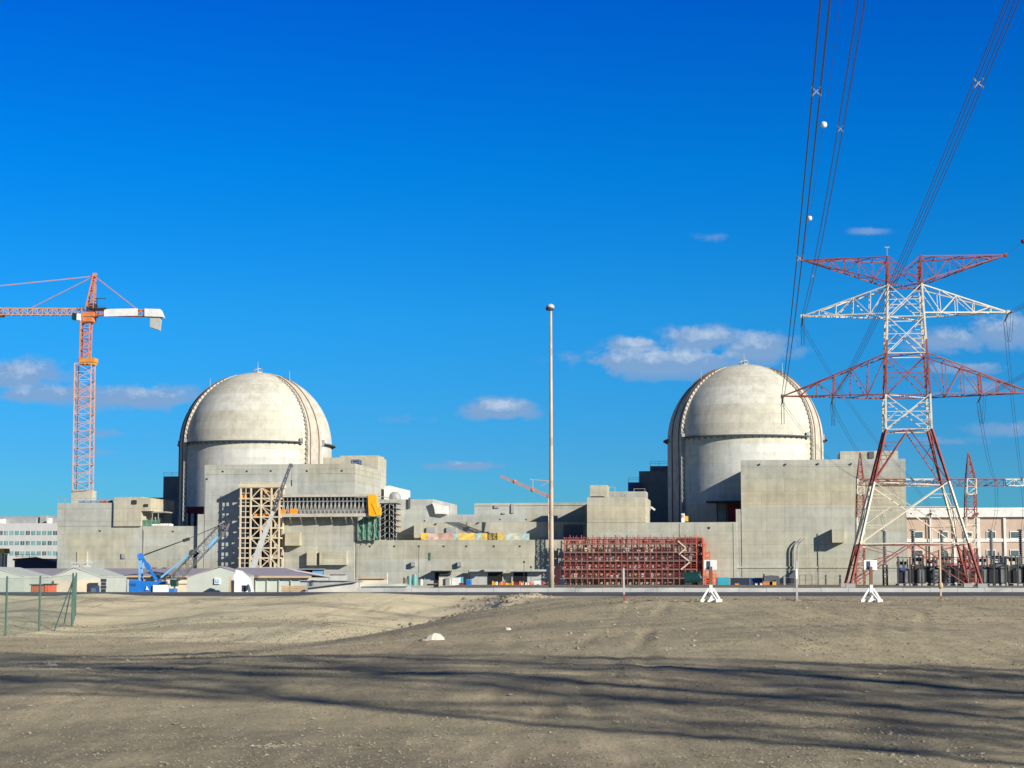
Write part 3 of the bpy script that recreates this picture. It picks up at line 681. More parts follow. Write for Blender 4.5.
part(r, 'roof_edge', M['dark'], lambda m: (m.beam(L(*(lambda q: (q[0], 19.6, q[1]))(LV(13, 559.7, 19.6))), L(*(lambda q: (q[0], 19.6, q[1]))(LV(36, 557.8, 19.6))), .5), m.beam(L(*(lambda q: (q[0], 19.6, q[1]))(LV(36, 557.8, 19.6))), L(*(lambda q: (q[0], 19.6, q[1]))(LV(58, 563.2, 19.6))), .5)))
railing(r, 16, 36, 558.5, 26, 1.2, M['rail'])
r = root_at('yellow_tank', 'yellow topped cream silo at the left edge by the office block', 'silo', 1, 18)
part(r, 'tank', M['yellow'], lambda m: blk(m, -6, 4.2, 548.5, 18, 22, yb=553.5)); part(r, 'column', M['cream'], lambda m: (blk(m, -5, -2, 553.6, 18.4, 20, yb=590), blk(m, 0, 2, 553.6, 18.4, 20, yb=590), blk(m, 3.8, 5.2, 554, 18.4, 20, yb=590)))

# pink building, far right
r = root_at('pink_building', 'pink building with white bands and square windows behind the pylon at the right edge', 'building', 960, 60)
vP = 62
part(r, 'wall', M['pink'], lambda m: blk(m, 881, 1120, 517, vP, vP + 30))
part(r, 'fascia', M['white'], lambda m: blk(m, 880, 1120, 507.6, vP - 1.0, vP + 30, yb=516.9))
part(r, 'string_course', M['white'], lambda m: (blk(m, 881, 1120, 538.6, vP - .3, vP - .005, yb=541.8)))
for p in (881, 902.5, 929.5, 953, 977.3, 1003.3, 1028, 1052): part(r, 'pilaster', M['white'], lambda m: (blk(m, p, p + 2.4, 517.1, vP - .45, vP - .31, yb=590)))
for p in (889, 914, 939, 963, 986.5, 1010, 1035):
    for y_ in (532, 550.5):
        w_ = part(r, 'window', M['glass'], lambda m: blk(m, p + .6, p + 8.6, y_, vP - .1, vP - .005, yb=y_ + 6))
        part(w_, 'frame', M['white'], lambda m: (blk(m, p, p + 9.4, y_ - .9, vP - .22, vP - .101, yb=y_), blk(m, p, p + 9.4, y_ + 6, vP - .22, vP - .101, yb=y_ + 6.8), blk(m, p, p + .6, y_, vP - .22, vP - .101, yb=y_ + 6), blk(m, p + 8.6, p + 9.3, y_, vP - .22, vP - .101, yb=y_ + 6)))
part(r, 'downpipe', M['grey'], lambda m: blk(m, 930.6, 931.2, 509, vP - 1.2, vP - 1.01, yb=575))
for p in (931, 977.5): part(r, 'floodlight', M['dark'], lambda m: blk(m, p - 1, p + 1.2, 512.8, vP - 1.9, vP - 1.01, yb=514.6))
# ------------------------------------------------------------------ lattice helpers
def frame_axes(p, q, side=None):
    d = (Vector(q) - Vector(p)).normalized(); s = Vector(side) if side else (Vector((0, 0, 1)) if abs(d.z) < .9 else Vector((1, 0, 0)))
    a = d.cross(s).normalized(); b = a.cross(d).normalized(); return d, a, b
def truss(mb, p, q, w0, w1=None, h0=None, h1=None, n=8, c=.2, br=.1, side=None, matfn=None):
    p, q = Vector(p), Vector(q); w1 = w1 or w0; h0 = h0 or w0; h1 = h1 or w1; d, a, b = frame_axes(p, q, side)
    rows = []
    for i in range(n + 1):
        t = i / n; o = p.lerp(q, t); w = (w0 + (w1 - w0) * t) / 2; h = (h0 + (h1 - h0) * t) / 2
        rows.append([o - a * w - b * h, o + a * w - b * h, o + a * w + b * h, o - a * w + b * h])
    for i in range(n):
        if matfn: mb.cur = matfn((i + .5) / n, (rows[i][0].z + rows[i + 1][0].z) / 2)
        for k in range(4):
            k2 = (k + 1) % 4
            mb.beam(rows[i][k], rows[i + 1][k], c); mb.beam(rows[i][k], rows[i][k2], br)
            if (i + k) % 2: mb.beam(rows[i][k], rows[i + 1][k2], br)
            else: mb.beam(rows[i][k2], rows[i + 1][k], br)
    for k in range(4): mb.beam(rows[n][k], rows[n][(k + 1) % 4], br)
def zat(py, Y, px=512): return AT(px, py, Y).z
def PV(px, py, v): u, z = LV(px, py, v); return L(u, v, z)

# ------------------------------------------------------------------ tower crane on the left roof
vC = 16
b0 = PV(82.5, 500.5, vC); r = thing('tower_crane', 'tall orange tower crane with white counterjib panels standing on the roof at the left', 'tower crane', tuple(b0))
part(r, 'base', M['conc3'], lambda m: blk(m, 71.5, 92, 490.6, vC - 1.8, vC + 1.8, yb=503.5), 'pale concrete base')
pm = PV(83, 490.3, vC); pk = PV(85, 364, vC); pt_ = PV(86.7, 318, vC)
part(r, 'mast', [M['porange'], M['pwhite']], lambda m: truss(m, pm, pk, 4.9, n=15, c=.3, br=.14, matfn=lambda t, z: 0))
part(r, 'inner_mast', M['orange'], lambda m: truss(m, pk, pt_, 2.7, n=9, c=.32, br=.16))
part(r, 'climbing_collar', M['collar'], lambda m: (blk(m, 78.5, 94.5, 358, vC - 1.5, vC + 1.5, yb=362), [blk(m, 80 + i * 4, 82 + i * 4, 362, vC - 1.3, vC + 1.3, yb=364.5) for i in range(4)]))
part(r, 'slewing_ring', M['orange'], lambda m: (blk(m, 82.5, 92, 316.5, vC - 1.8, vC + 1.8, yb=321.5), blk(m, 81.5, 93.5, 312, vC - 2, vC + 2, yb=316.3)))
apx = PV(94.8, 274.5, vC)
def tph(m):
    truss(m, PV(90, 311, vC), apx, 2.4, .6, n=7, c=.3, br=.16); m.beam(apx - Vector((.6, 0, 0)), apx + Vector((.6, 0, 0)), .8)
part(r, 'tower_peak', M['orange'], tph)
part(r, 'jib', M['porange'], lambda m: truss(m, PV(83, 312, vC), PV(-140, 311.5, vC), 1.8, h0=1.9, n=46, c=.28, br=.15))
part(r, 'counterjib', M['orange'], lambda m: (truss(m, PV(92, 312.5, vC), PV(160, 313.5, vC), 1.9, h0=1.6, n=12, c=.3, br=.16)))
part(r, 'side_panel', M['white'], lambda m: (blk(m, 104, 137.5, 308.7, vC - 1.4, vC - 1.2, yb=316)), 'white banner panel')
part(r, 'counterweight_hood', M['white'], lambda m: m.prism([PV(x_, y_, vC - 1.6) for x_, y_ in ((144.5, 308.5), (160, 309), (163, 316.8), (144.5, 316.2))], (0, 3.4, 0)))
part(r, 'counterweight', M['lgrey'], lambda m: m.prism([PV(x_, y_, vC - 1.1) for x_, y_ in ((150, 317), (160.5, 317.2), (159.2, 330), (150, 327))], (0, 2.4, 0)))
part(r, 'cab', M['dgreen'], lambda m: blk(m, 72, 76.5, 313, vC - 3.2, vC - 1.2, yb=319.5)); part(r, 'cab_panel', M['white'], lambda m: blk(m, 76.6, 79.5, 313.5, vC - 3, vC - 1.4, yb=320))
part(r, 'hoist_platform', M['dark'], lambda m: (blk(m, 87, 106, 307.8, vC - 2, vC + 2, yb=308.7), [m.beam(PV(p, 308, vC - 1.9), PV(p, 303.5 + (p % 3), vC - 1.9), .14) for p in range(80, 106, 3)], blk(m, 88, 95, 303.5, vC - 1, vC + 1, yb=307.7), m.beam(PV(97, 308, vC), PV(97, 298, vC), .25), m.beam(PV(94, 298.5, vC), PV(106, 298.5, vC), .2)))
for (q, n_) in (((30.5, 308.5), 'a'), ((-140, 300), 'b')):
    part(r, 'jib_tie', M['porange'], lambda m: [m.beam(apx + Vector((0, s, -.5)), PV(q[0], q[1], vC) + Vector((0, s, 0)), .11) for s in (-.4, .4)])
part(r, 'counterjib_tie', M['orange'], lambda m: [m.beam(apx + Vector((0, s, -.5)), PV(137, 309, vC) + Vector((0, s, 0)), .2) for s in (-.6, .6)])
part(r, 'trolley', M['rail'], lambda m: blk(m, -3, 2.2, 312.8, vC - 1, vC + 1, yb=316.5))

# ------------------------------------------------------------------ distant luffing crane behind the mast lamp
vD = -2.2
b0 = PV(550.5, 584.5, vD); r = thing('luffing_crane', 'slim orange crane with a raised jib behind the tall lamp mast', 'tower crane', tuple(b0))
part(r, 'mast', [M['porange'], M['cream']], lambda m: truss(m, PV(550.8, 548, vD), PV(550.2, 496, vD), 1.0, n=18, c=.18, br=.08, matfn=lambda t, z: int(t * 6) % 2))
part(r, 'lower_mast', M['dark'], lambda m: truss(m, PV(551, 588, vD), PV(550.8, 548, vD), 1.1, n=10, c=.22, br=.12))
part(r, 'jib', M['orange'], lambda m: (truss(m, PV(549.5, 496.5, vD), PV(500.5, 476, vD), .8, .5, n=16, c=.13, br=.07), [m.sphere(PV(x_, y_, vD), .6, 5) for x_, y_ in ((532.5, 489.8), (514.5, 481.5))]))
part(r, 'peak', M['porange'], lambda m: (m.beam(PV(550, 497, vD), PV(550.3, 478, vD), .3), m.beam(PV(550, 497, vD), PV(552.5, 483, vD), .2)))
part(r, 'stay', M['porange'], lambda m: (m.beam(PV(549.5, 481, vD), PV(530, 479.3, vD), .16), m.beam(PV(533, 479.5, vD), PV(533, 489, vD), .12), m.beam(PV(541, 486, vD), PV(550, 481.5, vD), .12)))
part(r, 'turntable', M['orange'], lambda m: blk(m, 548, 552, 494.5, vD - .8, vD + .8, yb=498))

# ------------------------------------------------------------------ cream scaffold tower on the left unit
b0 = L(LV(260, 560, -6)[0], -6, 0)
r = thing('scaffold_tower', 'tall cream steel scaffold tower with orange sheets against the left unit', 'scaffold', tuple(b0))
vf, vb = -6.2, -1.9
levels = [487.5, 498.5, 506, 517, 528, 538, 548, 558, 568, 578, 590]
cols_ = [240.8, 251, 261.3, 271.5, 279.5]
us = [LV(p, 500, vf)[0] for p in cols_]; zs_ = [LV(260, y_, vf)[1] for y_ in levels]
for i, u in enumerate(us):
    for v in (vf, vb): part(r, 'upright', M['scream'], lambda m: m.lbox(u - .22, u + .22, v - .22, v + .22, -2.2, zs_[0] + .3))
for j, z in enumerate(zs_[:-1]):
    part(r, 'ledger', M['scream'], lambda m: (m.lbox(us[0] - .5, us[-1] + .5, vf - .15, vf + .15, z - .2, z + .2), m.lbox(us[0], us[-1], vb - .2, vb + .2, z - .28, z + .28), [m.lbox(u - .15, u + .15, vf, vb, z - .2, z + .2) for u in us]))
    part(r, 'deck', M['plank'], lambda m: m.lbox(us[0], us[-1], vf + .25, vb - .25, z - .12, z + .02))
for j in range(len(zs_) - 2):
    za, zb = zs_[j + 1], zs_[j]
    for i in range(4):
        for v in (vf, vb):
            def fb(m):
                if i == 0:
                    mid = (us[0] + us[1]) / 2; m.beam(L(mid, v, za), L(mid, v, zb), .2); m.beam(L(us[0], v, (za + zb) / 2), L(us[1], v, (za + zb) / 2), .16)
                else:
                    if (i + j) % 2: m.beam(L(us[i], v, za), L(us[i + 1], v, zb), .26)
                    else: m.beam(L(us[i], v, zb), L(us[i + 1], v, za), .26)
                    if i == 2 or v == vb: m.beam(L(us[i], v, zb), L(us[i + 1], v, (za + zb) / 2), .16)
            if v == vf or i % 2 == 0: part(r, 'brace', M['scream'], fb)
part(r, 'dark_backing', M['dark'], lambda m: m.lbox(us[0] + .3, us[-1] - 1.5, vb + .25, vb + .33, -2, zs_[0] - 2.2), 'dark sheet added behind the tower to make its shadow solid')  # sheet added so the tower casts a solid shadow on the wall
part(r, 'top_beam', M['scream'], lambda m: m.lbox(us[0] - .6, us[-1] + .6, vf - .4, vb + .4, zs_[0], zs_[0] + .9))
for (a, b_, c_, d_) in ((241.5, 247, 494, 498), (264.5, 271, 489, 493.5), (254, 262, 513.5, 517), (263, 269.5, 512.8, 517)):
    part(r, 'sheet', M['tarp'], lambda m: m.prism([PV(a, d_, vf + .5), PV(b_ + .6, d_, vf + .6), PV(b_, (c_ + d_) / 2 - .6, vf + .9), PV((a + b_) / 2, c_, vf + .7), PV(a + .5, c_ + .9, vf + .5)], (0, .12, 0)), 'orange plastic sheet')
railing(r, 240.5, 280, 486, vf, 1.0, M['scream'])
rq = random.Random(4)
for k in range(34):
    j = rq.randrange(0, 9); i = rq.randrange(1, 4) if k % 3 else rq.randrange(0, 4); u = us[i] + rq.uniform(.2, 1.6); z = zs_[j + 1]; v_ = rq.uniform(vf + .6, vb - .6)
    part(r, 'stored_board', [M['plank'], M['dark'], M['tan'], M['grey'], M['dark']][k % 5], lambda m: m.lbox(u, u + rq.uniform(.4, 1.5), v_, v_ + .15, z + .03, z + rq.uniform(.4, 2.0)))
part(r, 'side_stair', M['scream'], lambda m: [m.beam(PV(272 + (i % 2) * 7, levels[i + 1], vf + 1), PV(279 - (i % 2) * 7, levels[i], vf + 1), .35) for i in range(9)])
# gallery
g0 = L(LV(320, 500, -4)[0], -4, zB * 0)
r = thing('scaffold_gallery', 'long grey scaffold gallery bracketed high on the wall of the left unit', 'scaffold', tuple(g0))
vf = -3.8; ga = 279.5; gb = 367
zt = LV(320, 497, vf)[1]; zb_ = LV(320, 517.5, vf)[1]; ua = LV(ga, 500, vf)[0]; ub = LV(gb, 500, vf)[0]
z0_ = LV(283, 518, vf)[1]
part(r, 'roof', M['galv'], lambda m: m.lbox(ua - .3, ub + 1, vf - .4, -1.35, zt, zt + .75))
part(r, 'deck', M['galv'], lambda m: m.lbox(ua, ub + 2, vf - .3, -1.35, zb_ + .2, zb_ + 1.1))
part(r, 'dark_backing', M['dark'], lambda m: m.lbox(ua, ub, -1.6, -1.45, zb_ + .8, zt - .1))
nb = 22
for i in range(nb + 1):
    u = ua + (ub - ua) * i / nb; part(r, 'upright', M['steel'], lambda m: (m.beam(L(u, vf, zb_), L(u, vf, zt), .16), m.beam(L(u, vf + 1.2, zb_), L(u, vf + 1.2, zt), .1)))
for i in range(nb):
    u = ua + (ub - ua) * i / nb; u2 = ua + (ub - ua) * (i + 1) / nb; um = (u + u2) / 2
    part(r, 'brace', M['galv'], lambda m: (m.beam(L(u, vf, zt - 1.4), L(um, vf, zb_ + .9), .13), m.beam(L(u2, vf, zt - 1.4 - .5 * (i % 2)), L(um, vf, zb_ + .9), .13)))
part(r, 'ledger', M['steel'], lambda m: [m.lbox(ua, ub, vf - .1, vf + .1, z - .1, z + .1) for z in (zt - 1.2, zb_ + 2)])
for p in (281, 290, 300.5, 315, 331, 345.5, 351.5):
    part(r, 'bracket', M['steel'], lambda m: (m.beam(PV(p, 518, vf), PV(p + 1.4, 523.5, -1.4), .3), m.beam(PV(p, 518, vf), PV(p, 518, -1.4), .3)))
part(r, 'barrier_sheet', M['tarp'], lambda m: (blk(m, 280.5, 285.5, 509.5, vf - .2, vf - .12, yb=515.5), ), 'orange barrier sheet')
part(r, 'barrier_sheet', M['tarp'], lambda m: (blk(m, 290, 297.5, 508.8, vf - .2, vf - .12, yb=515.5), ), 'orange barrier sheet')
# chute
r = thing('debris_chute', 'bright orange cover at the corner of the grey scaffold gallery', 'cover', tuple(PV(373, 517, -4.5)))
part(r, 'upper_sheet', M['chute'], lambda m: m.prism([PV(x_, y_, -4.8) for x_, y_ in ((368.8, 515.5), (373.5, 516.5), (379.8, 515.3), (380, 508), (377.2, 506.8), (375.8, 495.2), (371, 493.8), (367.8, 496), (368.2, 506))], (ST * 2.2, CT * 2.2, 0)), smooth=False)
part(r, 'fold', M['chute'], lambda m: m.beam(PV(372, 503, -4.82), PV(377, 514.5, -4.82), .25))
r = thing('debris_net', 'green debris netting hung under the orange cover', 'netting', tuple(PV(368, 540, -.6)))
def netf(m):
    pts = []; n_ = 12
    for j in range(n_ + 1):
        for i in range(n_ + 1):
            x_ = 357.4 + (380 - 357.4) * i / n_; top = 521.5 - min(1, i / 4) * 4.5; y_ = top + (540 - top) * j / n_
            pts.append(PV(x_, y_, -1.4 + .5 * noise.noise(Vector((i * .7, j * .5, 3)))))
    m.poly(pts, [(j * (n_ + 1) + i, j * (n_ + 1) + i + 1, (j + 1) * (n_ + 1) + i + 1, (j + 1) * (n_ + 1) + i) for j in range(n_) for i in range(n_)])
part(r, 'net_sheet', M['net'], netf)
part(r, 'net_pole', M['steel'], lambda m: [m.beam(PV(x_, 517, -1.9), PV(x_, 540, -1.9), .15) for x_ in (358, 363.5, 369, 374.5, 380)])
r = thing('access_scaffold', 'dark grey access scaffold on the roof terrace beside the green netting', 'scaffold', tuple(PV(388, 540, 6)))
for p in (380.5, 385, 389.5, 393.5, 396.5):
    for v in (4, 9): part(r, 'upright', M['grey'], lambda m: m.beam(PV(p, 499 if p < 392 else 503, v), PV(p, 540, v), .2))
for k, y_ in enumerate((503, 508.5, 514, 520, 526, 532, 537.5)):
    part(r, 'deck', M['dark'], lambda m: blk(m, 380, 397, y_, 3.8, 9.2, yb=y_ + .9)); part(r, 'brace', M['steel'], lambda m: (m.beam(PV(381, y_ + 5, 3.9), PV(389, y_, 3.9), .14), m.beam(PV(389.5, y_, 3.9), PV(396, y_ + 5, 3.9), .14)))
part(r, 'dark_backing', M['dark'], lambda m: blk(m, 380.5, 396, 504, 9.3, 9.4, yb=539.8))  # dark sheet standing in for the shade behind the scaffold
part(r, 'handrail', M['steel'], lambda m: (m.beam(PV(371, 495.5, 3.9), PV(397, 498.5, 3.9), .2), m.beam(PV(380, 500, 3.9), PV(397, 503, 3.9), .2)))
r = thing('ladder', 'yellow ladder at the right end of the dark access scaffold', 'ladder', tuple(PV(398.5, 533, 8)))
part(r, 'rail', M['yellow'], lambda m: m.beam(PV(396.9, 509, 8), PV(396.9, 533, 8), .15)); part(r, 'rail', M['yellow'], lambda m: m.beam(PV(399.8, 509, 8), PV(399.8, 533, 8), .15))
part(r, 'rungs', M['yellow'], lambda m: [m.beam(PV(396.9, 510 + i * 2.4, 8), PV(399.8, 510 + i * 2.4, 8), .12) for i in range(10)])
# white roof tent
r = thing('roof_tent', 'white tent on the roof right of the left unit', 'tent', tuple(PV(398, 499, 40)))
part(r, 'canvas', M['white'], lambda m: m.prism([PV(x_, y_, 40) for x_, y_ in ((384, 505), (404.7, 505), (404.5, 489.3), (389, 485.5), (384, 487))], (1.2, 9, 0)))
r = thing('roof_tank', 'round grey tank in front of the white roof tent', 'tank', tuple(PV(395, 499, 30)))
part(r, 'shell', M['grey'], lambda m: m.sphere(PV(395, 497, 30), 1.6, 8, (1.1, 1, 1)), smooth=True); part(r, 'skirt', M['grey'], lambda m: m.tube([PV(395, 500, 30), PV(395, 497.5, 30)], 1.8, 10))

# ------------------------------------------------------------------ red scaffold
b0 = L(LV(632, 584, -9)[0], -9, 0)
r = thing('red_scaffold', 'wide red scaffold of six levels in front of the right unit', 'scaffold', tuple(b0))
vf, vb = -5.0, -1.0
pz = [LV(630, y_, vf)[1] for y_ in (537.5, 543.8, 552.2, 560.8, 569.3, 578)]
ua, ub = LV(564.5, 560, vf)[0], LV(702.5, 560, vf)[0]
n_ = 24
for i in range(n_ + 1):
    u = ua + (ub - ua) * i / n_
    part(r, 'upright', M['sred2'] if i >= n_ - 1 else M['sred'], lambda m: m.beam(L(u, vf, -.3), L(u, vf, pz[0] + .2 + .5 * (i % 2)), .2))
    part(r, 'upright', M['sred'], lambda m: m.beam(L(u, vb, -.3), L(u, vb, pz[0]), .14))
for j, z in enumerate(pz[1:]):
    part(r, 'deck', M['plank'], lambda m: m.lbox(ua - .2, ub + .2, vf - .1, vf + 1.5, z - .22, z + .08))
    part(r, 'ledger', M['sred'], lambda m: [m.lbox(ua - .3, ub + .4, v - .06, v + .06, zz - .05, zz + .05) for v in (vf - .2,) for zz in (z + .25, z + .8, z + 1.3)])
part(r, 'guard_rail', M['sred'], lambda m: ([m.lbox(ua - .3, ub, vf - .1, vf + .1, pz[0] - h_, pz[0] - h_ + .12) for h_ in (.1, .6)], [m.beam(L(ua + (ub - ua) * k / 90, vf + .1 * (k % 3), pz[1]), L(ua + (ub - ua) * (k + random.uniform(-.4, .4)) / 90, vf + .1 * (k % 3), pz[0] + random.uniform(-.6, .7)), .13) for k in range(91)]))
for i in range(n_):
    u = ua + (ub - ua) * i / n_; u2 = ua + (ub - ua) * (i + 1) / n_
    part(r, 'brace', M['sred'], lambda m: [m.beam(L(u if (i + j) % 2 else u2, vb - .1, pz[j + 1]), L(u2 if (i + j) % 2 else u, vb - .1, pz[j]), .07) for j in range(5)])
    if i % 2 == 0: part(r, 'transom', M['sred'], lambda m: [m.lbox(u - .1, u + .1, vf, vb, pz[j] - .5, pz[j] - .35) for j in range(1, 6)])
# sheets and stored form panels seen between the levels
sr = random.Random(3)
for k in range(98):
    j = sr.randrange(1, 6); u = sr.uniform(ua + .5, ub - 3); w_ = sr.uniform(.4, 1.7); h_ = sr.uniform(.3, 1.3)
    mt = sr.choice([M['lgrey'], M['cream'], M['lgrey'], M['sred'], M['cream'], M['dark'], M['dblue'] if j == 1 else M['plank'], M['dark']])
    vv_ = sr.uniform(vf + .25, vf + .9)
    part(r, 'stacked_panel', mt, lambda m: m.lbox(u, u + w_, vv_, vv_ + .4, pz[j] + .09, pz[j] + .09 + h_))
part(r, 'debris_sheet', M['dark'], lambda m: [m.lbox(LV(a, 560, vf)[0], LV(b_, 560, vf)[0], vb - .4, vb - .35, pz[j] + .1, pz[j] + 1.6) for a, b_, j in ((676, 702, 1), (672, 702, 2), (676, 702, 3), (680, 701, 4))], 'dark sheeting at the stair end')
def zig(m):
    for a, b_, c_, d_ in ((678, 541, 686, 548), (686, 548, 679, 554.5), (690, 562, 681, 569.5), (681, 555, 689, 561)): m.beam(PV(a, b_, vf - .3), PV(c_, d_, vf - .3), .22, .35)
part(r, 'stair', M['scream'], zig)
r = thing('orange_scaffold', 'stepped orange red scaffold tower at the right end of the red scaffold', 'scaffold', tuple(PV(706, 585, -10)))
for (p, yt) in ((703.6, 539), (705.6, 542), (709.5, 551), (713, 572), (716, 574)):
    for v in (-6, -2): part(r, 'upright', M['sred2'], lambda m: m.beam(PV(p, yt, v), PV(p, 587, v), .34))
for j, y_ in enumerate((543.8, 552.2, 557, 560.8, 565, 569.3, 574, 578, 582)):
    e_ = 705.8 if y_ < 550 else 709.8 if y_ < 571 else 716.3
    part(r, 'deck', M['sred2'], lambda m: blk(m, 702.5, e_, y_, -6.2, -1.8, yb=y_ + .7)); part(r, 'brace', M['sred2'], lambda m: m.beam(PV(703, y_ + 4, -6.1), PV(e_, y_, -6.1), .26))
r = thing('stair_tower_scaffold', 'thin grey scaffold frame between the lamp mast and the red scaffold', 'scaffold', tuple(PV(560, 585, -10)))
for p in (558.6, 561.2, 563.6): part(r, 'upright', M['grey'], lambda m: m.beam(PV(p, 550, -3), PV(p, 587, -3), .16))
for y_ in range(551, 586, 5): part(r, 'rung', M['grey'], lambda m: (m.beam(PV(558.6, y_, -3), PV(563.6, y_, -3), .14), m.beam(PV(558.6, y_, -3), PV(563.6, y_ + 5, -3), .1)))

# ------------------------------------------------------------------ tall lamp mast
b0 = AT(551.5, 590.2, 198.5); b0.z = 0.0
r = lamp_mast = thing('lamp_mast', 'very tall cream lamp mast rising between the two domes', 'lamp mast', tuple(b0))
tz = zat(308, 198.5, 551.5)
part(r, 'pole', M['mast'], lambda m: m.tube([b0 + Vector((0, 0, -.1)), b0 + Vector((0, 0, 6)), b0 + Vector((0, 0, 18)), Vector((b0.x, b0.y, tz))], .30, 16, .13), smooth=True)
part(r, 'base_plate', M['kerb'], lambda m: m.tube([b0 + Vector((0, 0, -.1)), b0 + Vector((0, 0, .25))], .55, 12))
def head(m):
    c = Vector((b0.x - .12, b0.y, tz)); m.tube([c + Vector((0, 0, -.25)), c + Vector((0, 0, .05))], .42, 12, .46)
hd = part(r, 'lamp_head', M['dark'], head)
part(hd, 'hood', M['lgrey'], lambda m: m.sphere(Vector((b0.x - .05, b0.y, tz + .12)), .46, 8, (1, 1, .75)), smooth=True)

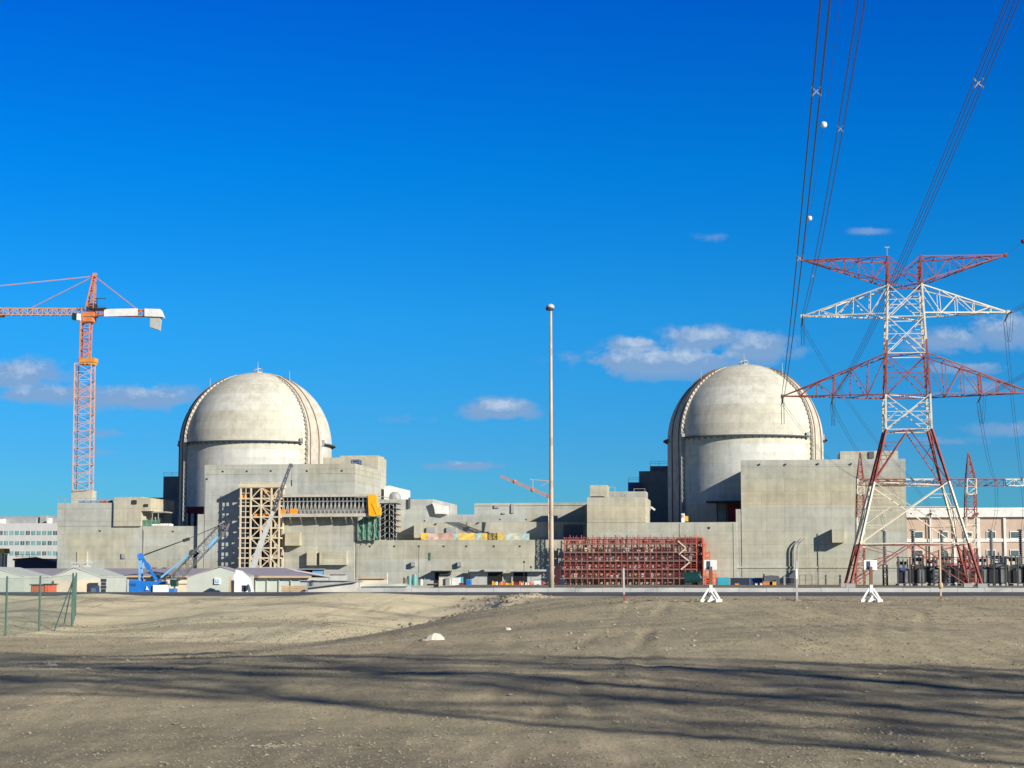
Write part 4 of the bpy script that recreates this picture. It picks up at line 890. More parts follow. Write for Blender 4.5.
# ------------------------------------------------------------------ pylons
LDIR = Vector((-.141, -1, 0)).normalized()      # line direction towards the camera
PZ = (7.2, 18, 27.4, 33.6, 41.0, 44, 47.6, 53.5, 58.2)
def pmat(z):
    if z < 7.2: return 0
    if z < 18: return 1
    if z < 27.4: return 0
    if z < 33.6: return 1
    if z < 43.4: return 0
    if z < 53.2: return 1
    return 0
def make_pylon(label):
    r = thing('power_pylon', label, 'pylon', (0, 0, 0), 'lattice power line pylons'); RW = [M['pred'], M['pwhite']]
    def hw(z):
        tb = [(0, 11.0), (27.4, 3.95), (33.6, 3.85), (53.5, 2.95), (58.6, 2.9)]
        for (a, b_), (c_, d_) in zip(tb, tb[1:]):
            if z <= c_: return b_ + (d_ - b_) * (z - a) / (c_ - a)
        return 2.9
    def corner(k, z): s = [(-1, -1), (1, -1), (1, 1), (-1, 1)][k]; h = hw(z); return Vector((s[0] * h, s[1] * h * (1 if z > 27 else 1), z))
    zl = [0, 3.6, 7.2, 12.6, 18, 22.7, 27.4, 30.5, 33.6, 37.3, 41.0, 43.4, 47.6, 50.5, 53.5, 58.6]
    for k in range(4):
        def lg(m):
            for a, b_ in zip(zl, zl[1:]): m.cur = pmat((a + b_) / 2); m.beam(corner(k, a), corner(k, b_), .38 if a < 27 else .3)
        lo = part(r, 'leg', RW, lg); part(lo, 'footing', M['kerb'], lambda m: m.box(corner(k, 0).x - .8, corner(k, 0).x + .8, corner(k, 0).y - .8, corner(k, 0).y + .8, -.4, .35))
    pan = [(0, 7.2), (7.2, 18), (18, 27.4), (27.4, 33.6), (33.6, 41.0), (41.0, 47.6), (47.6, 53.5), (53.5, 58.6)]
    for k in range(4):
        k2 = (k + 1) % 4
        def fb(m):
            for (a, b_) in pan:
                m.cur = pmat((a + b_) / 2); t_ = .17 if a < 27 else .14
                A0, A1, B0, B1 = corner(k, a), corner(k2, a), corner(k, b_), corner(k2, b_)
                if a > 0: m.beam(A0, A1, t_ * 1.1)
                if a == 18:     # inverted V below the waist
                    mid = (B0 + B1) / 2; m.beam(A0, mid, t_); m.beam(A1, mid, t_)
                    for f_ in (.25, .5, .75):
                        m.beam(A0.lerp(B0, f_), A0.lerp(mid, f_), .1); m.beam(A1.lerp(B1, f_), A1.lerp(mid, f_), .1)
                        m.beam(A0.lerp(B0, f_), A0.lerp(mid, f_ - .25 if f_ > .25 else .05), .09); m.beam(A1.lerp(B1, f_), A1.lerp(mid, f_ - .25 if f_ > .25 else .05), .09)
                    continue
                if a == 0:
                    mid = (B0 + B1) / 2; m.beam(A0, mid, t_); m.beam(A1, mid, t_)
                    m.beam(A0.lerp(B0, .5), A0.lerp(mid, .5), .1); m.beam(A1.lerp(B1, .5), A1.lerp(mid, .5), .1)
                    m.beam(A0.lerp(B0, .5), A0.lerp(mid, .75), .09); m.beam(A1.lerp(B1, .5), A1.lerp(mid, .75), .09)
                    m.beam(A0.lerp(mid, .75), B0, .1); m.beam(A1.lerp(mid, .75), B1, .1)
                    continue
                m.beam(A0, B1, t_); m.beam(A1, B0, t_)
                X_ = (A0 + B1) / 2 if a > 27 else None
                w0, w1 = (A1 - A0).length, (B1 - B0).length; tt = w0 / (w0 + w1); C_ = A0.lerp(B1, tt)
                for P0, P1 in ((A0, B0), (A1, B1)):
                    pm_ = P0.lerp(P1, tt); m.beam(pm_, C_, .1)
                    m.beam(P0.lerp(P1, tt / 2), P0.lerp(C_, .5), .09); m.beam(P0.lerp(P1, (1 + tt) / 2), P1.lerp(C_, .5), .09)
                    m.beam(P0.lerp(P1, tt / 2), pm_.lerp(C_, .5), .08)
        part(r, 'face_bracing', RW, fb)
    for z in (7.2, 18, 27.4, 33.6, 41, 47.6, 53.5):
        part(r, 'diaphragm', RW, lambda m: (setattr(m, 'cur', pmat(z - .1)), m.beam(corner(0, z), corner(2, z), .12), m.beam(corner(1, z), corner(3, z), .12)))
    def arm(name, zb0, zt0, xt, ztip, n_, mcol, inner=None):
        for s in (-1, 1):
            def fa(m):
                m.cur = mcol; tip = Vector((s * xt, 0, ztip)); h0, h1 = hw(zb0), hw(zt0)
                for sy in (-1, 1):
                    b0_, t0_ = Vector((s * h0, sy * h0, zb0)), Vector((s * h1, sy * h1, zt0))
                    m.beam(b0_, tip, .2); m.beam(t0_, tip, .2)
                    for i in range(1, n_):
                        f_ = i / n_; pb, pt2 = b0_.lerp(tip, f_), t0_.lerp(tip, f_)
                        m.beam(pb, pt2, .12 if i != inner else .3)
                        f0 = (i - 1) / n_
                        if i % 2: m.beam(t0_.lerp(tip, f0), pb, .12)
                        else: m.beam(b0_.lerp(tip, f0), pt2, .12)
                for i in range(0, n_):
                    f_ = i / n_; g_ = (i + 1) / n_
                    for z_, h_ in ((zb0, h0), (zt0, h1)):
                        p0, p1 = Vector((s * h_, -h_, z_)).lerp(tip, f_), Vector((s * h_, h_, z_)).lerp(tip, f_)
                        q0, q1 = Vector((s * h_, -h_, z_)).lerp(tip, g_), Vector((s * h_, h_, z_)).lerp(tip, g_)
                        m.beam(p0, p1, .1); m.beam(p0 if i % 2 else p1, q1 if i % 2 else q0, .1)
                m.beam(tip - Vector((.3, 0, 0)), tip + Vector((.3, 0, 0)), .6)
            part(r, name, RW, fa)
    arm('lower_crossarm', 33.6, 41.0, 21.9, 33.9, 6, 0, 3)
    arm('middle_crossarm', 48.2, 53.3, 18.1, 48.4, 5, 1)
    arm('upper_crossarm', 53.9, 58.4, 18.0, 58.7, 6, 0)
    part(r, 'aviation_lamp', M['grey'], lambda m: (m.beam((-3, -3, 58.6), (-3, -3, 60.2), .1), m.beam((-3.4, -3, 60.1), (-2.6, -3, 60.1), .22)))
    return r, hw
pyl, phw = make_pylon('tall red and white lattice pylon in front of the big concrete block at the right')
pc = AT(911, 588, 320); pc.z = .35; ANG = -math.atan(.141)   # arms square to the line
pyl.location = tuple(pc); pyl.rotation_euler = (0, 0, ANG)
def pw(p, x, y, z):  # pylon-local to world
    return Vector((p.x + x * math.cos(ANG) - y * math.sin(ANG), p.y + x * math.sin(ANG) + y * math.cos(ANG), p.z + z))
SPAN = 400.0
nb_ = pc + LDIR * SPAN; p2 = copy_tree(pyl); p2.location = tuple(nb_); p2['label'] = 'lattice pylon behind the camera on the same line as the tall one'
shp = Vector((61, -12, -1.7)); p3 = copy_tree(pyl); p3.location = tuple(shp); p3['label'] = 'lattice pylon beside the camera whose shadow falls across the foreground'
far3 = shp + Vector((150, 370, 1.7)); p4 = copy_tree(pyl); p4.location = tuple(far3); p4['label'] = 'lattice pylon far to the right outside the plant fence'

def bundle(name, label, P, Q, sag, nw=4, r_=.027, sp=.45, spacers=(), balls=(), group=None):
    P, Q = Vector(P), Vector(Q); d, a, b_ = frame_axes(P, Q)
    def pos(t): p = P.lerp(Q, t); p.z -= 4 * sag * t * (1 - t); return p
    rt = thing(name, label, 'power line', tuple(P), group)
    offs = [a * sx * sp / 2 + Vector((0, 0, sz * sp / 2)) for sx, sz in ((-1, -1), (1, -1), (1, 1), (-1, 1))] if nw == 4 else [Vector((0, 0, 0))]
    n_ = 48
    for o in offs: part(rt, 'conductor', M['wire'], lambda m: m.tube([pos(i / n_) + o for i in range(n_ + 1)], r_, 4, cap=False))
    for t in spacers:
        c = pos(t)
        part(rt, 'spacer', M['steel'], lambda m: (m.beam(c + offs[0], c + offs[2], .09), m.beam(c + offs[1], c + offs[3], .09), [m.beam(c + o - d * .15, c + o + d * .15, .14) for o in offs]))
    return rt, pos
def solve(pos, py):     # where along a wire it crosses a height seen at row py
    e = math.tan(PITCH + math.atan((384 - py) / F)); best = min(range(1, 400), key=lambda i: abs((pos(i / 500).z - CZ) / max(1, pos(i / 500).y) - e)); return best / 500
INS = M['porcelain']
def insulator(parent, p, q):
    part(parent, 'insulator_string', INS, lambda m: (m.tube([p, q], .09, 6), [m.tube([Vector(p).lerp(Vector(q), f_ / 14), Vector(p).lerp(Vector(q), (f_ + .45) / 14)], .17, 8) for f_ in range(1, 14)]))
specs = [('left outer', -21.9, 33.9, 4.6, (93, 258)), ('left inner', -13.0, 33.6, 4.6, (85,)), ('left upper', -18.1, 48.2, 7.2, (128, 276)),
         ('right outer', 21.9, 33.9, 4.6, ()), ('right inner', 13.0, 33.6, 4.6, ()), ('right upper', 18.1, 48.2, 7.2, ())]
labs = {'left outer': 'leftmost bundle of four wires, rising from the lower left arm tip of the pylon',
        'left inner': 'bundle of four wires crossing the pylon head to the upper right corner',
        'left upper': 'bundle of four wires rising from the tip of the white left arm of the pylon',
        'right outer': 'bundle of wires leaving the lower right arm tip beyond the right edge', 'right inner': 'bundle of wires leaving the middle of the lower right arm',
        'right upper': 'bundle of wires leaving the tip of the white right arm'}
for nm, x_, z_, sg, sps in specs:
    P = pw(pc, x_, -5.0, z_ - .5); Q = pw(nb_, x_, 5.0, z_ - .5)
    rt, pos = bundle('power_line', labs[nm], P, Q, sg, group='bundled conductors of the power line')
    for py in sps:
        t_ = solve(pos, py); c = pos(t_)
        d, a, b_ = frame_axes(P, Q); of = [a * sx * .225 + Vector((0, 0, sz * .225)) for sx, sz in ((-1, -1), (1, -1), (1, 1), (-1, 1))]
        part(rt, 'spacer', M['steel'], lambda m: (m.beam(c + of[0] * 1.1, c + of[2], .05), m.beam(c + of[1], c + of[3], .05), [m.beam(c + o - d * .15, c + o + d * .15, .09) for o in of]))
    insulator(rt, pw(pc, x_, -.2, z_ - .1), P); 
    # jumper loop under the arm
    J = pw(pc, x_ , 4.6, z_ - .8); insulator(rt, pw(pc, x_, .2, z_ - .1), J)
    def jl(m):
        for s in (-.22, .22):
            pts = [P.lerp(J, i / 12) + Vector((s, 0, -4.5 * math.sin(math.pi * i / 12) ** .8)) for i in range(13)]; m.tube(pts, .03, 4)
    part(rt, 'jumper_loop', M['wire'], jl)
for nm, x_ in (('left', -18.0), ('right', 18.0)):
    P = pw(pc, x_, 0, 58.6); Q = pw(nb_, x_, 0, 58.6)
    rt, pos = bundle('earth_wire', 'single thin earth wire from the %s tip of the top arm of the pylon' % nm, P, Q, 7.4, nw=1, r_=.022, group='earth wires of the power line')
    if nm == 'left':
        for k, py in enumerate((124, 218)):
            c = pos(solve(pos, py)); o = MB().sphere(c, .38, 10).build('marker_ball', M['white'], smooth=True)
            tag(o, ('upper' if k == 0 else 'lower') + ' white marker ball on the left earth wire', 'marker ball', 'marker balls')
    else:
        c = pos(.055); c = AT(1022, 241.5, c.y); o = MB().sphere(pos(.055), .42, 10).build('marker_ball', M['dred'], smooth=True); tag(o, 'dark red marker ball on the right earth wire by the right edge', 'marker ball', 'marker balls')
for nm, x_, z_, sg in (('outer left', -21.9, 33.4, 4.6), ('outer right', 21.9, 33.4, 4.6), ('upper left', -18, 47.8, 7), ('upper right', 18, 47.8, 7)):
    bundle('power_line', 'single wire of the neighbouring line right of the camera, ' + nm, pw(shp, x_, 5, z_), pw(far3, x_, -5, z_), sg, nw=1, r_=.05, group='conductors of the neighbouring line')

# ------------------------------------------------------------------ switchyard gantry and downleads
YG = 415.0
def GP(px, py, dy=0): return AT(px, py, YG + dy)
r = thing('line_gantry', 'red and white lattice gantry with pointed columns behind the pylon', 'gantry', tuple(AT(930, 586, YG)))
def gcol(pxb0, pxb1, pxa, lab=None):
    cx = (pxb0 + pxb1) / 2; bot = AT(cx, 588, YG); bot.z = -.1; w_ = (pxb1 - pxb0) * YG / F
    kn = GP(cx, 479); ap = GP(pxa, 452.5)
    def f(m):
        truss(m, bot, kn, w_, w_ * .72, n=14, c=.2, br=.11, side=(0, 1, 0), matfn=lambda t, z: 0 if z < zat(550, YG) else 1 if z < zat(518, YG) else 0 if z < zat(495, YG) else 1)
        m.cur = 0; truss(m, kn, ap, w_ * .7, .15, n=7, c=.2, br=.1, side=(0, 1, 0))
    part(r, 'column', [M['pred'], M['pwhite']], f)
gcol(855.8, 864.5, 860.2); gcol(964.4, 976.8, 968.3); gcol(1072, 1084, 1077)
def gb(m):
    for (a, b_, c_) in ((860, 905, 0), (905, 933, 1), (933, 1004.5, 0), (1004.5, 1040, 1), (1040, 1078, 0)):
        m.cur = c_; truss(m, GP(a, 482.5), GP(b_, 482.5), 1.5, h0=1.5, n=max(3, int((b_ - a) / 8)), c=.2, br=.11)
part(r, 'beam', [M['pred'], M['pwhite']], gb)
# downleads from the arms to the gantry and to the bushings
sp_ = [('lower left tip', (-21.9, 33.9), (867, 481)), ('lower left middle', (-13, 33.6), (889, 481)), ('upper left tip', (-18.1, 48.2), (914, 481)),
       ('lower right middle', (13, 33.6), (996, 481)), ('upper right tip', (18.1, 48.2), (1022, 481)), ('lower right tip', (21.9, 33.9), (1050, 481))]
for nm, (x_, z_), (gx, gy) in sp_:
    P = pw(pc, x_, 4.6, z_ - .8); Q = GP(gx, gy); rt = thing('downlead', 'thin wires sagging from the %s arm position to the gantry' % nm, 'power line', tuple(P), 'downleads to the gantry')
    def f(m):
        for s in (-.25, .25):
            m.tube([P.lerp(Q, i / 14) + Vector((s, 0, -5.5 * 4 * (i / 14) * (1 - i / 14) * .5)) for i in range(15)], .035, 4)
    part(rt, 'conductor', M['wire'], f)
    insulator(rt, Q, Q + (P - Q).normalized() * 4 + Vector((0, 0, -.5)))
bush = [(885.5, 531), (914, 530.5), (943, 531), (992.5, 530.5), (1022, 530.5), (1051, 530.5)]
for (bx, by), (nm, _, (gx, gy)) in zip(bush, sp_):
    P = GP(gx, 486); Q = AT(bx, by, YG + 12); rt = thing('downlead', 'thin wires dropping to the insulator post below the %s downlead' % nm, 'power line', tuple(P), 'droppers from the gantry')
    part(rt, 'conductor', M['wire'], lambda m: [m.tube([P.lerp(Q, i / 10) + Vector((s + .5 * math.sin(math.pi * i / 10), 0, 0)) for i in range(11)], .035, 4) for s in (-.3, .3)])
    part(rt, 'spacer', M['steel'], lambda m: m.beam(P.lerp(Q, .55) + Vector((-.3, 0, 0)), P.lerp(Q, .55) + Vector((1.3, 0, 0)), .12))
posn = ['leftmost', 'second', 'third', 'fourth', 'fifth', 'sixth']
for k, (bx, by) in enumerate(bush):
    c = AT(bx, 588, YG + 12); zt_ = AT(bx, by, YG + 12).z
    o = thing('surge_arrester', '%s from the left of the tall dark insulator posts before the pink building' % posn[k], 'insulator post', (c.x, c.y, 0), 'tall dark insulator posts')
    part(o, 'porcelain_stack', INS, lambda m: [m.tube([(c.x, c.y, zt_ - 8 + i * .5), (c.x, c.y, zt_ - 8 + i * .5 + .3)], .52, 8, .36) for i in range(16)] + [m.tube([(c.x, c.y, zt_ - 8), (c.x, c.y, zt_ - .1)], .3, 8)])
    part(o, 'pedestal', M['dark'], lambda m: truss(m, (c.x, c.y, -.1), (c.x, c.y, zt_ - 8), .9, n=4, c=.2, br=.12)); part(o, 'cap', M['grey'], lambda m: m.tube([(c.x, c.y, zt_ - .1), (c.x, c.y, zt_ + .25)], .7, 8))
# switchgear bays, built at the bushings' feet
def gear(cx, w_, hgt, lab, var):
    c = AT(cx, 588, YG + 6); rg = random.Random(var); o = thing('transformer', lab, 'transformer', (c.x, c.y, 0), 'transformers in the switchyard')
    m_t = [M['dblue'], M['dark'], M['conc_dark'], M['dgreen']][var % 4]
    part(o, 'tank', m_t, lambda m: (m.box(c.x - w_ * .36, c.x + w_ * .36, c.y, c.y + 2.6, .5, hgt * .62), m.box(c.x - w_ * .3, c.x + w_ * .3, c.y + .3, c.y + 2.3, hgt * .62, hgt * .68)))
    for i in range(3):
        xx = c.x - w_ * .33 + i * w_ * .33; part(o, 'radiator', M['grey'] if i % 2 else M['dark'], lambda m: [m.box(xx - .55 + k * .22, xx - .45 + k * .22, c.y - .9, c.y - .05, .7, hgt * (.5 + .06 * i)) for k in range(6)])
    for i in range(3):
        xx = c.x - w_ * .3 + i * w_ * .3; part(o, 'bushing', INS, lambda m: (m.tube([(xx, c.y + 1.3, hgt * .66), (xx, c.y + 1.3, hgt)], .14, 6), [m.tube([(xx, c.y + 1.3, hgt * .7 + k * .22), (xx, c.y + 1.3, hgt * .7 + k * .22 + .1)], .26, 8) for k in range(int(hgt * .3 / .22))]))
    part(o, 'conservator', M['dark'], lambda m: (m.tube([(c.x - w_ * .4, c.y + 2, hgt * .84), (c.x + w_ * .25, c.y + 2, hgt * .84)], .42, 10), m.beam((c.x - w_ * .3, c.y + 2, hgt * .6), (c.x - w_ * .3, c.y + 2, hgt * .84), .15), m.beam((c.x + w_ * .15, c.y + 2, hgt * .6), (c.x + w_ * .15, c.y + 2, hgt * .84), .15)))
    part(o, 'plinth', M['kerb'], lambda m: m.box(c.x - w_ * .45, c.x + w_ * .45, c.y - 1, c.y + 3, -.2, .45))
for k, (cx, w_, h_) in enumerate([(905, 3.4, 6.2), (921, 3.2, 7.2), (935, 3.0, 6.6), (950, 3.2, 7.6), (967, 3.2, 6.8), (985, 3.4, 7.0), (1001, 3.2, 7.8), (1018, 3.4, 7.2), (1036, 3.4, 7)]):
    gear(cx, w_, h_, '%s dark transformer from the left in the switchyard under the gantry' % ['first', 'second', 'third', 'fourth', 'fifth', 'sixth', 'seventh', 'eighth', 'ninth'][k], k)
r = thing('switchyard_frame', 'dark low busbar frame running over the transformers', 'steel frame', tuple(AT(960, 588, YG + 4)))
for i in range(13): 
    px = 898 + i * 12; part(r, 'post', M['dark'], lambda m: m.beam(tuple(AT(px, 588, YG + 4)), tuple(AT(px, 556 + (i % 3), YG + 4)), .3))
part(r, 'busbar', M['dark'], lambda m: [m.beam(tuple(AT(896, y_, YG + 4)), tuple(AT(1044, y_, YG + 4)), .16) for y_ in (557.5, 566)])
r = thing('switch_hut', 'pale low control hut between the dark transformers at the right edge', 'hut', tuple(AT(1005, 588, YG + 16)))
c0, c1_ = AT(996, 588, YG + 15), AT(1016, 588, YG + 15)
part(r, 'wall', M['cream'], lambda m: m.box(c0.x, c1_.x, c0.y, c0.y + 4, -.1, zat(558, YG + 15))); part(r, 'roof', M['lgrey'], lambda m: m.box(c0.x - .3, c1_.x + .3, c0.y - .4, c0.y + 4.3, zat(558, YG + 15), zat(556.5, YG + 15))); part(r, 'door', M['tan'], lambda m: m.box(c0.x + .8, c0.x + 2.2, c0.y - .06, c0.y - .005, 0, 2.4))
# ------------------------------------------------------------------ low sheds and tents on the left
def lshed(name, label, cat, Y, wall, depth, mats, back=(0, 1, 0), wname='wall'):
    r = thing(name, label, cat, tuple(AT(sum(p[0] for p in wall) / len(wall), 592, Y)))
    part(r, wname, mats, lambda m: m.prism([AT(x_, y_, Y) for x_, y_ in wall], (back[0] * depth, back[1] * depth, 0))); return r
def gable(name, label, cat, Y, Y2, px0, pxr, px1, yr, ye0, ye1, wallm, roofm, ph=.08, ov=.06):
    """gable end at distance Y facing the camera, running back to Y2"""
    r = thing(name, label, cat, tuple(AT(pxr, 592, Y))); a, b_, c = AT(px0, ye0, Y), AT(pxr, yr, Y), AT(px1, ye1, Y); gz0 = -2.4
    sh = Vector((0, Y2 - Y, 0))
    part(r, 'wall', wallm, lambda m: m.prism([(a.x, Y, gz0), (c.x, Y, gz0), c, b_, a], sh))
    part(r, 'roof', roofm, lambda m: (m.hexa([a + Vector((-ov, -ov, -.05)), b_ + Vector((0, -ov, .1)), b_ + sh + Vector((0, ov, .1)), a + sh + Vector((-ov, ov, -.05)), a + Vector((-ov, -ov, ph)), b_ + Vector((0, -ov, ph + .1)), b_ + sh + Vector((0, ov, ph + .1)), a + sh + Vector((-ov, ov, ph))]),
                                    m.hexa([b_ + Vector((.01, -ov, .1)), c + Vector((ov, -ov, -.05)), c + sh + Vector((ov, ov, -.05)), b_ + sh + Vector((.01, ov, .1)), b_ + Vector((.01, -ov, ph + .1)), c + Vector((ov, -ov, ph)), c + sh + Vector((ov, ov, ph)), b_ + sh + Vector((.01, ov, ph + .1))])))
    return r
def along(name, label, cat, Y, depth, px0, px1, ye, yr, wallm, roofm, trim=None, lr=0):
    """shed whose long wall faces the camera"""
    a, c = AT(px0, ye, Y), AT(px1, ye, Y); Yr = Y + depth / 2; rz = AT((px0 + px1) / 2, yr, Yr).z; gz0 = -2.4
    r = thing(name, label, cat, (a.x / 2 + c.x / 2, Y, -2))
    def w(m):
        m.box(a.x, c.x, Y, Y + depth, gz0, a.z)
        for xx in (a.x, c.x - .3 - lr): m.prism([(xx, Y, a.z), (xx, Y + depth, a.z), (xx, Yr, rz)], (.3, 0, 0))
    part(r, 'wall', wallm, w)
    def rf(m):
        for s, y0_ in ((1, Y - .6), (-1, Y + depth + .6)):
            m.hexa([(a.x - .4, y0_, a.z + .02), (c.x + .4, y0_, a.z + .02), (c.x + .4 - lr, Yr, rz), (a.x - .4, Yr, rz), (a.x - .4, y0_, a.z + .22), (c.x + .4, y0_, a.z + .22), (c.x + .4 - lr, Yr, rz + .2), (a.x - .4, Yr, rz + .2)])
    part(r, 'roof', roofm, rf)
    if trim: part(r, 'eave_trim', trim, lambda m: m.box(a.x - .4, c.x + .4, Y - .72, Y - .61, a.z - .05, a.z + .18))
    return r, a, c
r, a, c = along('warehouse', 'long cream warehouse with a lilac roof behind the blue crane at the left', 'warehouse', 308, 26, 7, 203, 577, 569.5, M['cream'], M['lilac'], M['tan'])
part(r, 'wall_rail', M['tan'], lambda m: m.box(a.x, c.x, 307.8, 307.99, a.z - 1.2, a.z - 1.05))
for k, p in enumerate((48, 58, 66, 84, 92, 112, 120, 128, 160, 176)): part(r, 'wall_post', M['lgrey'], lambda m: m.box(AT(p, 580, 308).x - .1, AT(p, 580, 308).x + .12, 307.75, 307.99, -2.3, a.z - .2))
part(r, 'doorway', M['dark'], lambda m: m.box(AT(106, 580, 308).x, AT(112, 580, 308).x, 307.7, 307.98, -2.3, AT(95, 582.5, 308).z))
for p in (76.5, 88):
    c_ = AT(p, 568, 324); part(r, 'roof_fan', M['lgrey'], lambda m: (m.box(c_.x - .55, c_.x + .55, 323, 324, c_.z - .2, c_.z + .5), m.box(c_.x - .8, c_.x + .8, 322.8, 324.2, c_.z + .8, c_.z + 1.0), m.beam((c_.x - .4, 323.5, c_.z), (c_.x - .4, 323.5, c_.z + .9), .1), m.beam((c_.x + .4, 323.5, c_.z), (c_.x + .4, 323.5, c_.z + .9), .1)))
gable('storage_tent', 'pale mint tent cut by the left edge, before the lilac warehouse', 'tent', 232, 246, -44, -10, 24, 568, 577, 576.5, M['mint'], M['mint'])
r = gable('storage_tent', 'pale mint pitched tent in the middle of the lilac warehouse', 'tent', 236, 252, 42.5, 73.5, 100.5, 568.3, 582, 577, M['mint'], M['mint'])
part(r, 'front_sheet', M['cream'], lambda m: m.box(AT(54, 580, 235.6).x, AT(99.5, 580, 235.6).x, 235.6, 235.95, -2.3, AT(80, 580, 235.6).z), 'cream lower front wall')
part(r, 'doorway', M['dark'], lambda m: m.box(AT(89, 580, 235.4).x, AT(98, 580, 235.4).x, 235.3, 235.59, -2.3, AT(90, 582.8, 235.4).z))
Y_ = 226
r = thing('gate_pillar', 'dark ribbed pillar right of the pitched mint tent', 'pillar', tuple(AT(103, 592, Y_)))
p0, p1 = AT(100.8, 575.8, Y_), AT(105, 575.8, Y_)
part(r, 'stack', M['dark'], lambda m: [m.box(p0.x + .05 * (k % 2), p1.x - .05 * (k % 2), Y_, Y_ + .9, -2.3 + k * .42, -2.3 + k * .42 + .38) for k in range(int((p0.z + 2.3) / .42))]); part(r, 'cap', M['grey'], lambda m: m.box(p0.x - .1, p1.x + .1, Y_ - .1, Y_ + 1, p0.z, p0.z + .12))
for (a_, b_, yt, m_, lb) in ((31, 44, 585.2, M['orc'], 'red orange container before the lilac warehouse'), (44.5, 52, 584.6, M['sred2'], 'dull red bin right of the red orange container')):
    q0, q1 = AT(a_, yt, 228), AT(b_, yt, 228); r = thing('container', lb, 'container', (q0.x / 2 + q1.x / 2, 228, -2.1))
    part(r, 'box', m_, lambda m: [m.box(q0.x, q1.x, 228, 230.4, -2.2, q0.z)] + [m.box(q0.x + .1 + k * .3, q0.x + .22 + k * .3, 227.93, 227.99, -2.1, q0.z - .1) for k in range(int((q1.x - q0.x - .2) / .3))])
    part(r, 'roof_sheet', M['dark'], lambda m: m.box(q0.x - .15, q1.x + .15, 227.8, 230.6, q0.z + .003, q0.z + .12))
# parked things in front of the tent door
def van(px0, px1, yt, Y, col, lab, nm='van', gz=-2.1):
    a, c = AT(px0, yt, Y), AT(px1, yt, Y); h = a.z - gz; Lx = c.x - a.x; r = thing(nm, lab, nm.replace('_', ' '), ((a.x + c.x) / 2, Y, gz))
    prof = [(0, .18), (1, .18), (1, .5), (.93, .58), (.84, .97), (.78, 1), (.04, 1), (0, .93)]
    part(r, 'body', col, lambda m: m.prism([(a.x + Lx * x_, Y, gz + h * z_) for x_, z_ in prof], (0, 1.9, 0)))
    part(r, 'windscreen', M['glass'], lambda m: m.prism([(a.x + Lx * x_, Y - .01, gz + h * z_) for x_, z_ in ((.72, .58), (.9, .58), (.82, .9), (.72, .9))], (0, 1.92, 0)))
    part(r, 'side_window', M['glass'], lambda m: m.box(a.x + Lx * .1, a.x + Lx * .66, Y - .01, Y + 1.91, gz + h * .6, gz + h * .88))
    for x_ in (.2, .8):
        for y_ in (Y - .02, Y + 1.7): part(r, 'wheel', M['dark'], lambda m: m.tube([(a.x + Lx * x_, y_, gz + .34), (a.x + Lx * x_, y_ + .22, gz + .34)], .34, 14))
    return r
van(90.5, 97, 585.5, 222, M['dblue'], 'small dark blue van in the tent doorway')
# large gabled warehouse right of the crane
r = gable('warehouse', 'pale green gabled warehouse with a blue sign, behind the white truck', 'warehouse', 228, 233.5, 187, 220, 248, 567.6, 577.5, 575.6, M['mint'], M['lilac'])
sg = AT(217.3, 581, 227.8)
s_ = part(r, 'sign', M['white'], lambda m: m.box(sg.x - .35, sg.x + .35, 227.75, 227.97, sg.z - .38, sg.z + .38), 'white sign with a blue emblem')
part(s_, 'emblem', M['lblue'], lambda m: (m.box(sg.x - .2, sg.x + .2, 227.7, 227.74, sg.z - .25, sg.z - .1), m.box(sg.x - .2, sg.x - .08, 227.7, 227.74, sg.z - .1, sg.z + .2), m.box(sg.x + .08, sg.x + .2, 227.7, 227.74, sg.z - .1, sg.z + .2)))
r, a, c = along('warehouse', 'long pale warehouse with a lilac roof below the cream scaffold tower', 'warehouse', 234, 24, 226, 309, 577.5, 569.2, M['mint'], M['lilac'], M['tan'], lr=5)
for k in range(7): x_ = a.x + (c.x - a.x) * (k + .5) / 7; part(r, 'wall_rib', M['lgrey'], lambda m: m.box(x_ - .06, x_ + .06, 233.8, 233.99, -2.3, a.z - .1))
r = thing('lean_to', 'white walled lean-to with a sloping grey roof in front of the duct boxes', 'shed', tuple(AT(340, 592, 216)))
part(r, 'wall', M['offw'], lambda m: m.prism([AT(x_, y_, 216) for x_, y_ in ((308, 597), (356.5, 597), (356.5, 581.8), (308, 587.6))], (0, 8, 0)))
part(r, 'roof', M['grey'], lambda m: m.prism([AT(x_, y_, 215.5) for x_, y_ in ((305, 588.2), (357, 581.9), (357, 580.6), (305, 587))], (0, 9, 0)))
r = thing('flat_shed', 'low grey roofed shed behind the white lean-to', 'shed', tuple(AT(320, 592, 226)))
part(r, 'wall', M['lgrey'], lambda m: m.box(AT(300, 584, 226).x, AT(356, 584, 226).x, 226, 231, -2.3, AT(320, 581, 226).z)); part(r, 'roof', M['lilac'], lambda m: m.box(AT(299, 584, 225.8).x, AT(357, 584, 225.8).x, 225.7, 231.3, AT(320, 581, 226).z, AT(320, 580.2, 226).z))
r = thing('board_stack', 'tan stack of boards in front of the long pale warehouse', 'board stack', tuple(AT(290, 592, 219)))
part(r, 'boards', M['tan'], lambda m: [m.box(AT(281 + .4 * (k % 2), 588, 219).x, AT(304, 588, 219).x - .1 * (k % 2), 219, 221, -2 + k * .24, -2 + k * .24 + .2) for k in range(11)])
part(r, 'bearer', M['plank'], lambda m: [m.box(AT(p, 588, 219).x, AT(p + 1.5, 588, 219).x, 218.9, 221.1, -2.3, -2.02) for p in (283, 292, 301)])
r = thing('mint_shelter', 'pale mint canopy roof beside the white lean-to', 'shelter', tuple(AT(420, 592, 222)))
part(r, 'roof', M['mint'], lambda m: m.prism([AT(x_, y_, 222) for x_, y_ in ((357.5, 586.5), (364, 584), (402, 583.6), (408, 586.2))], (0, 8, 0)))
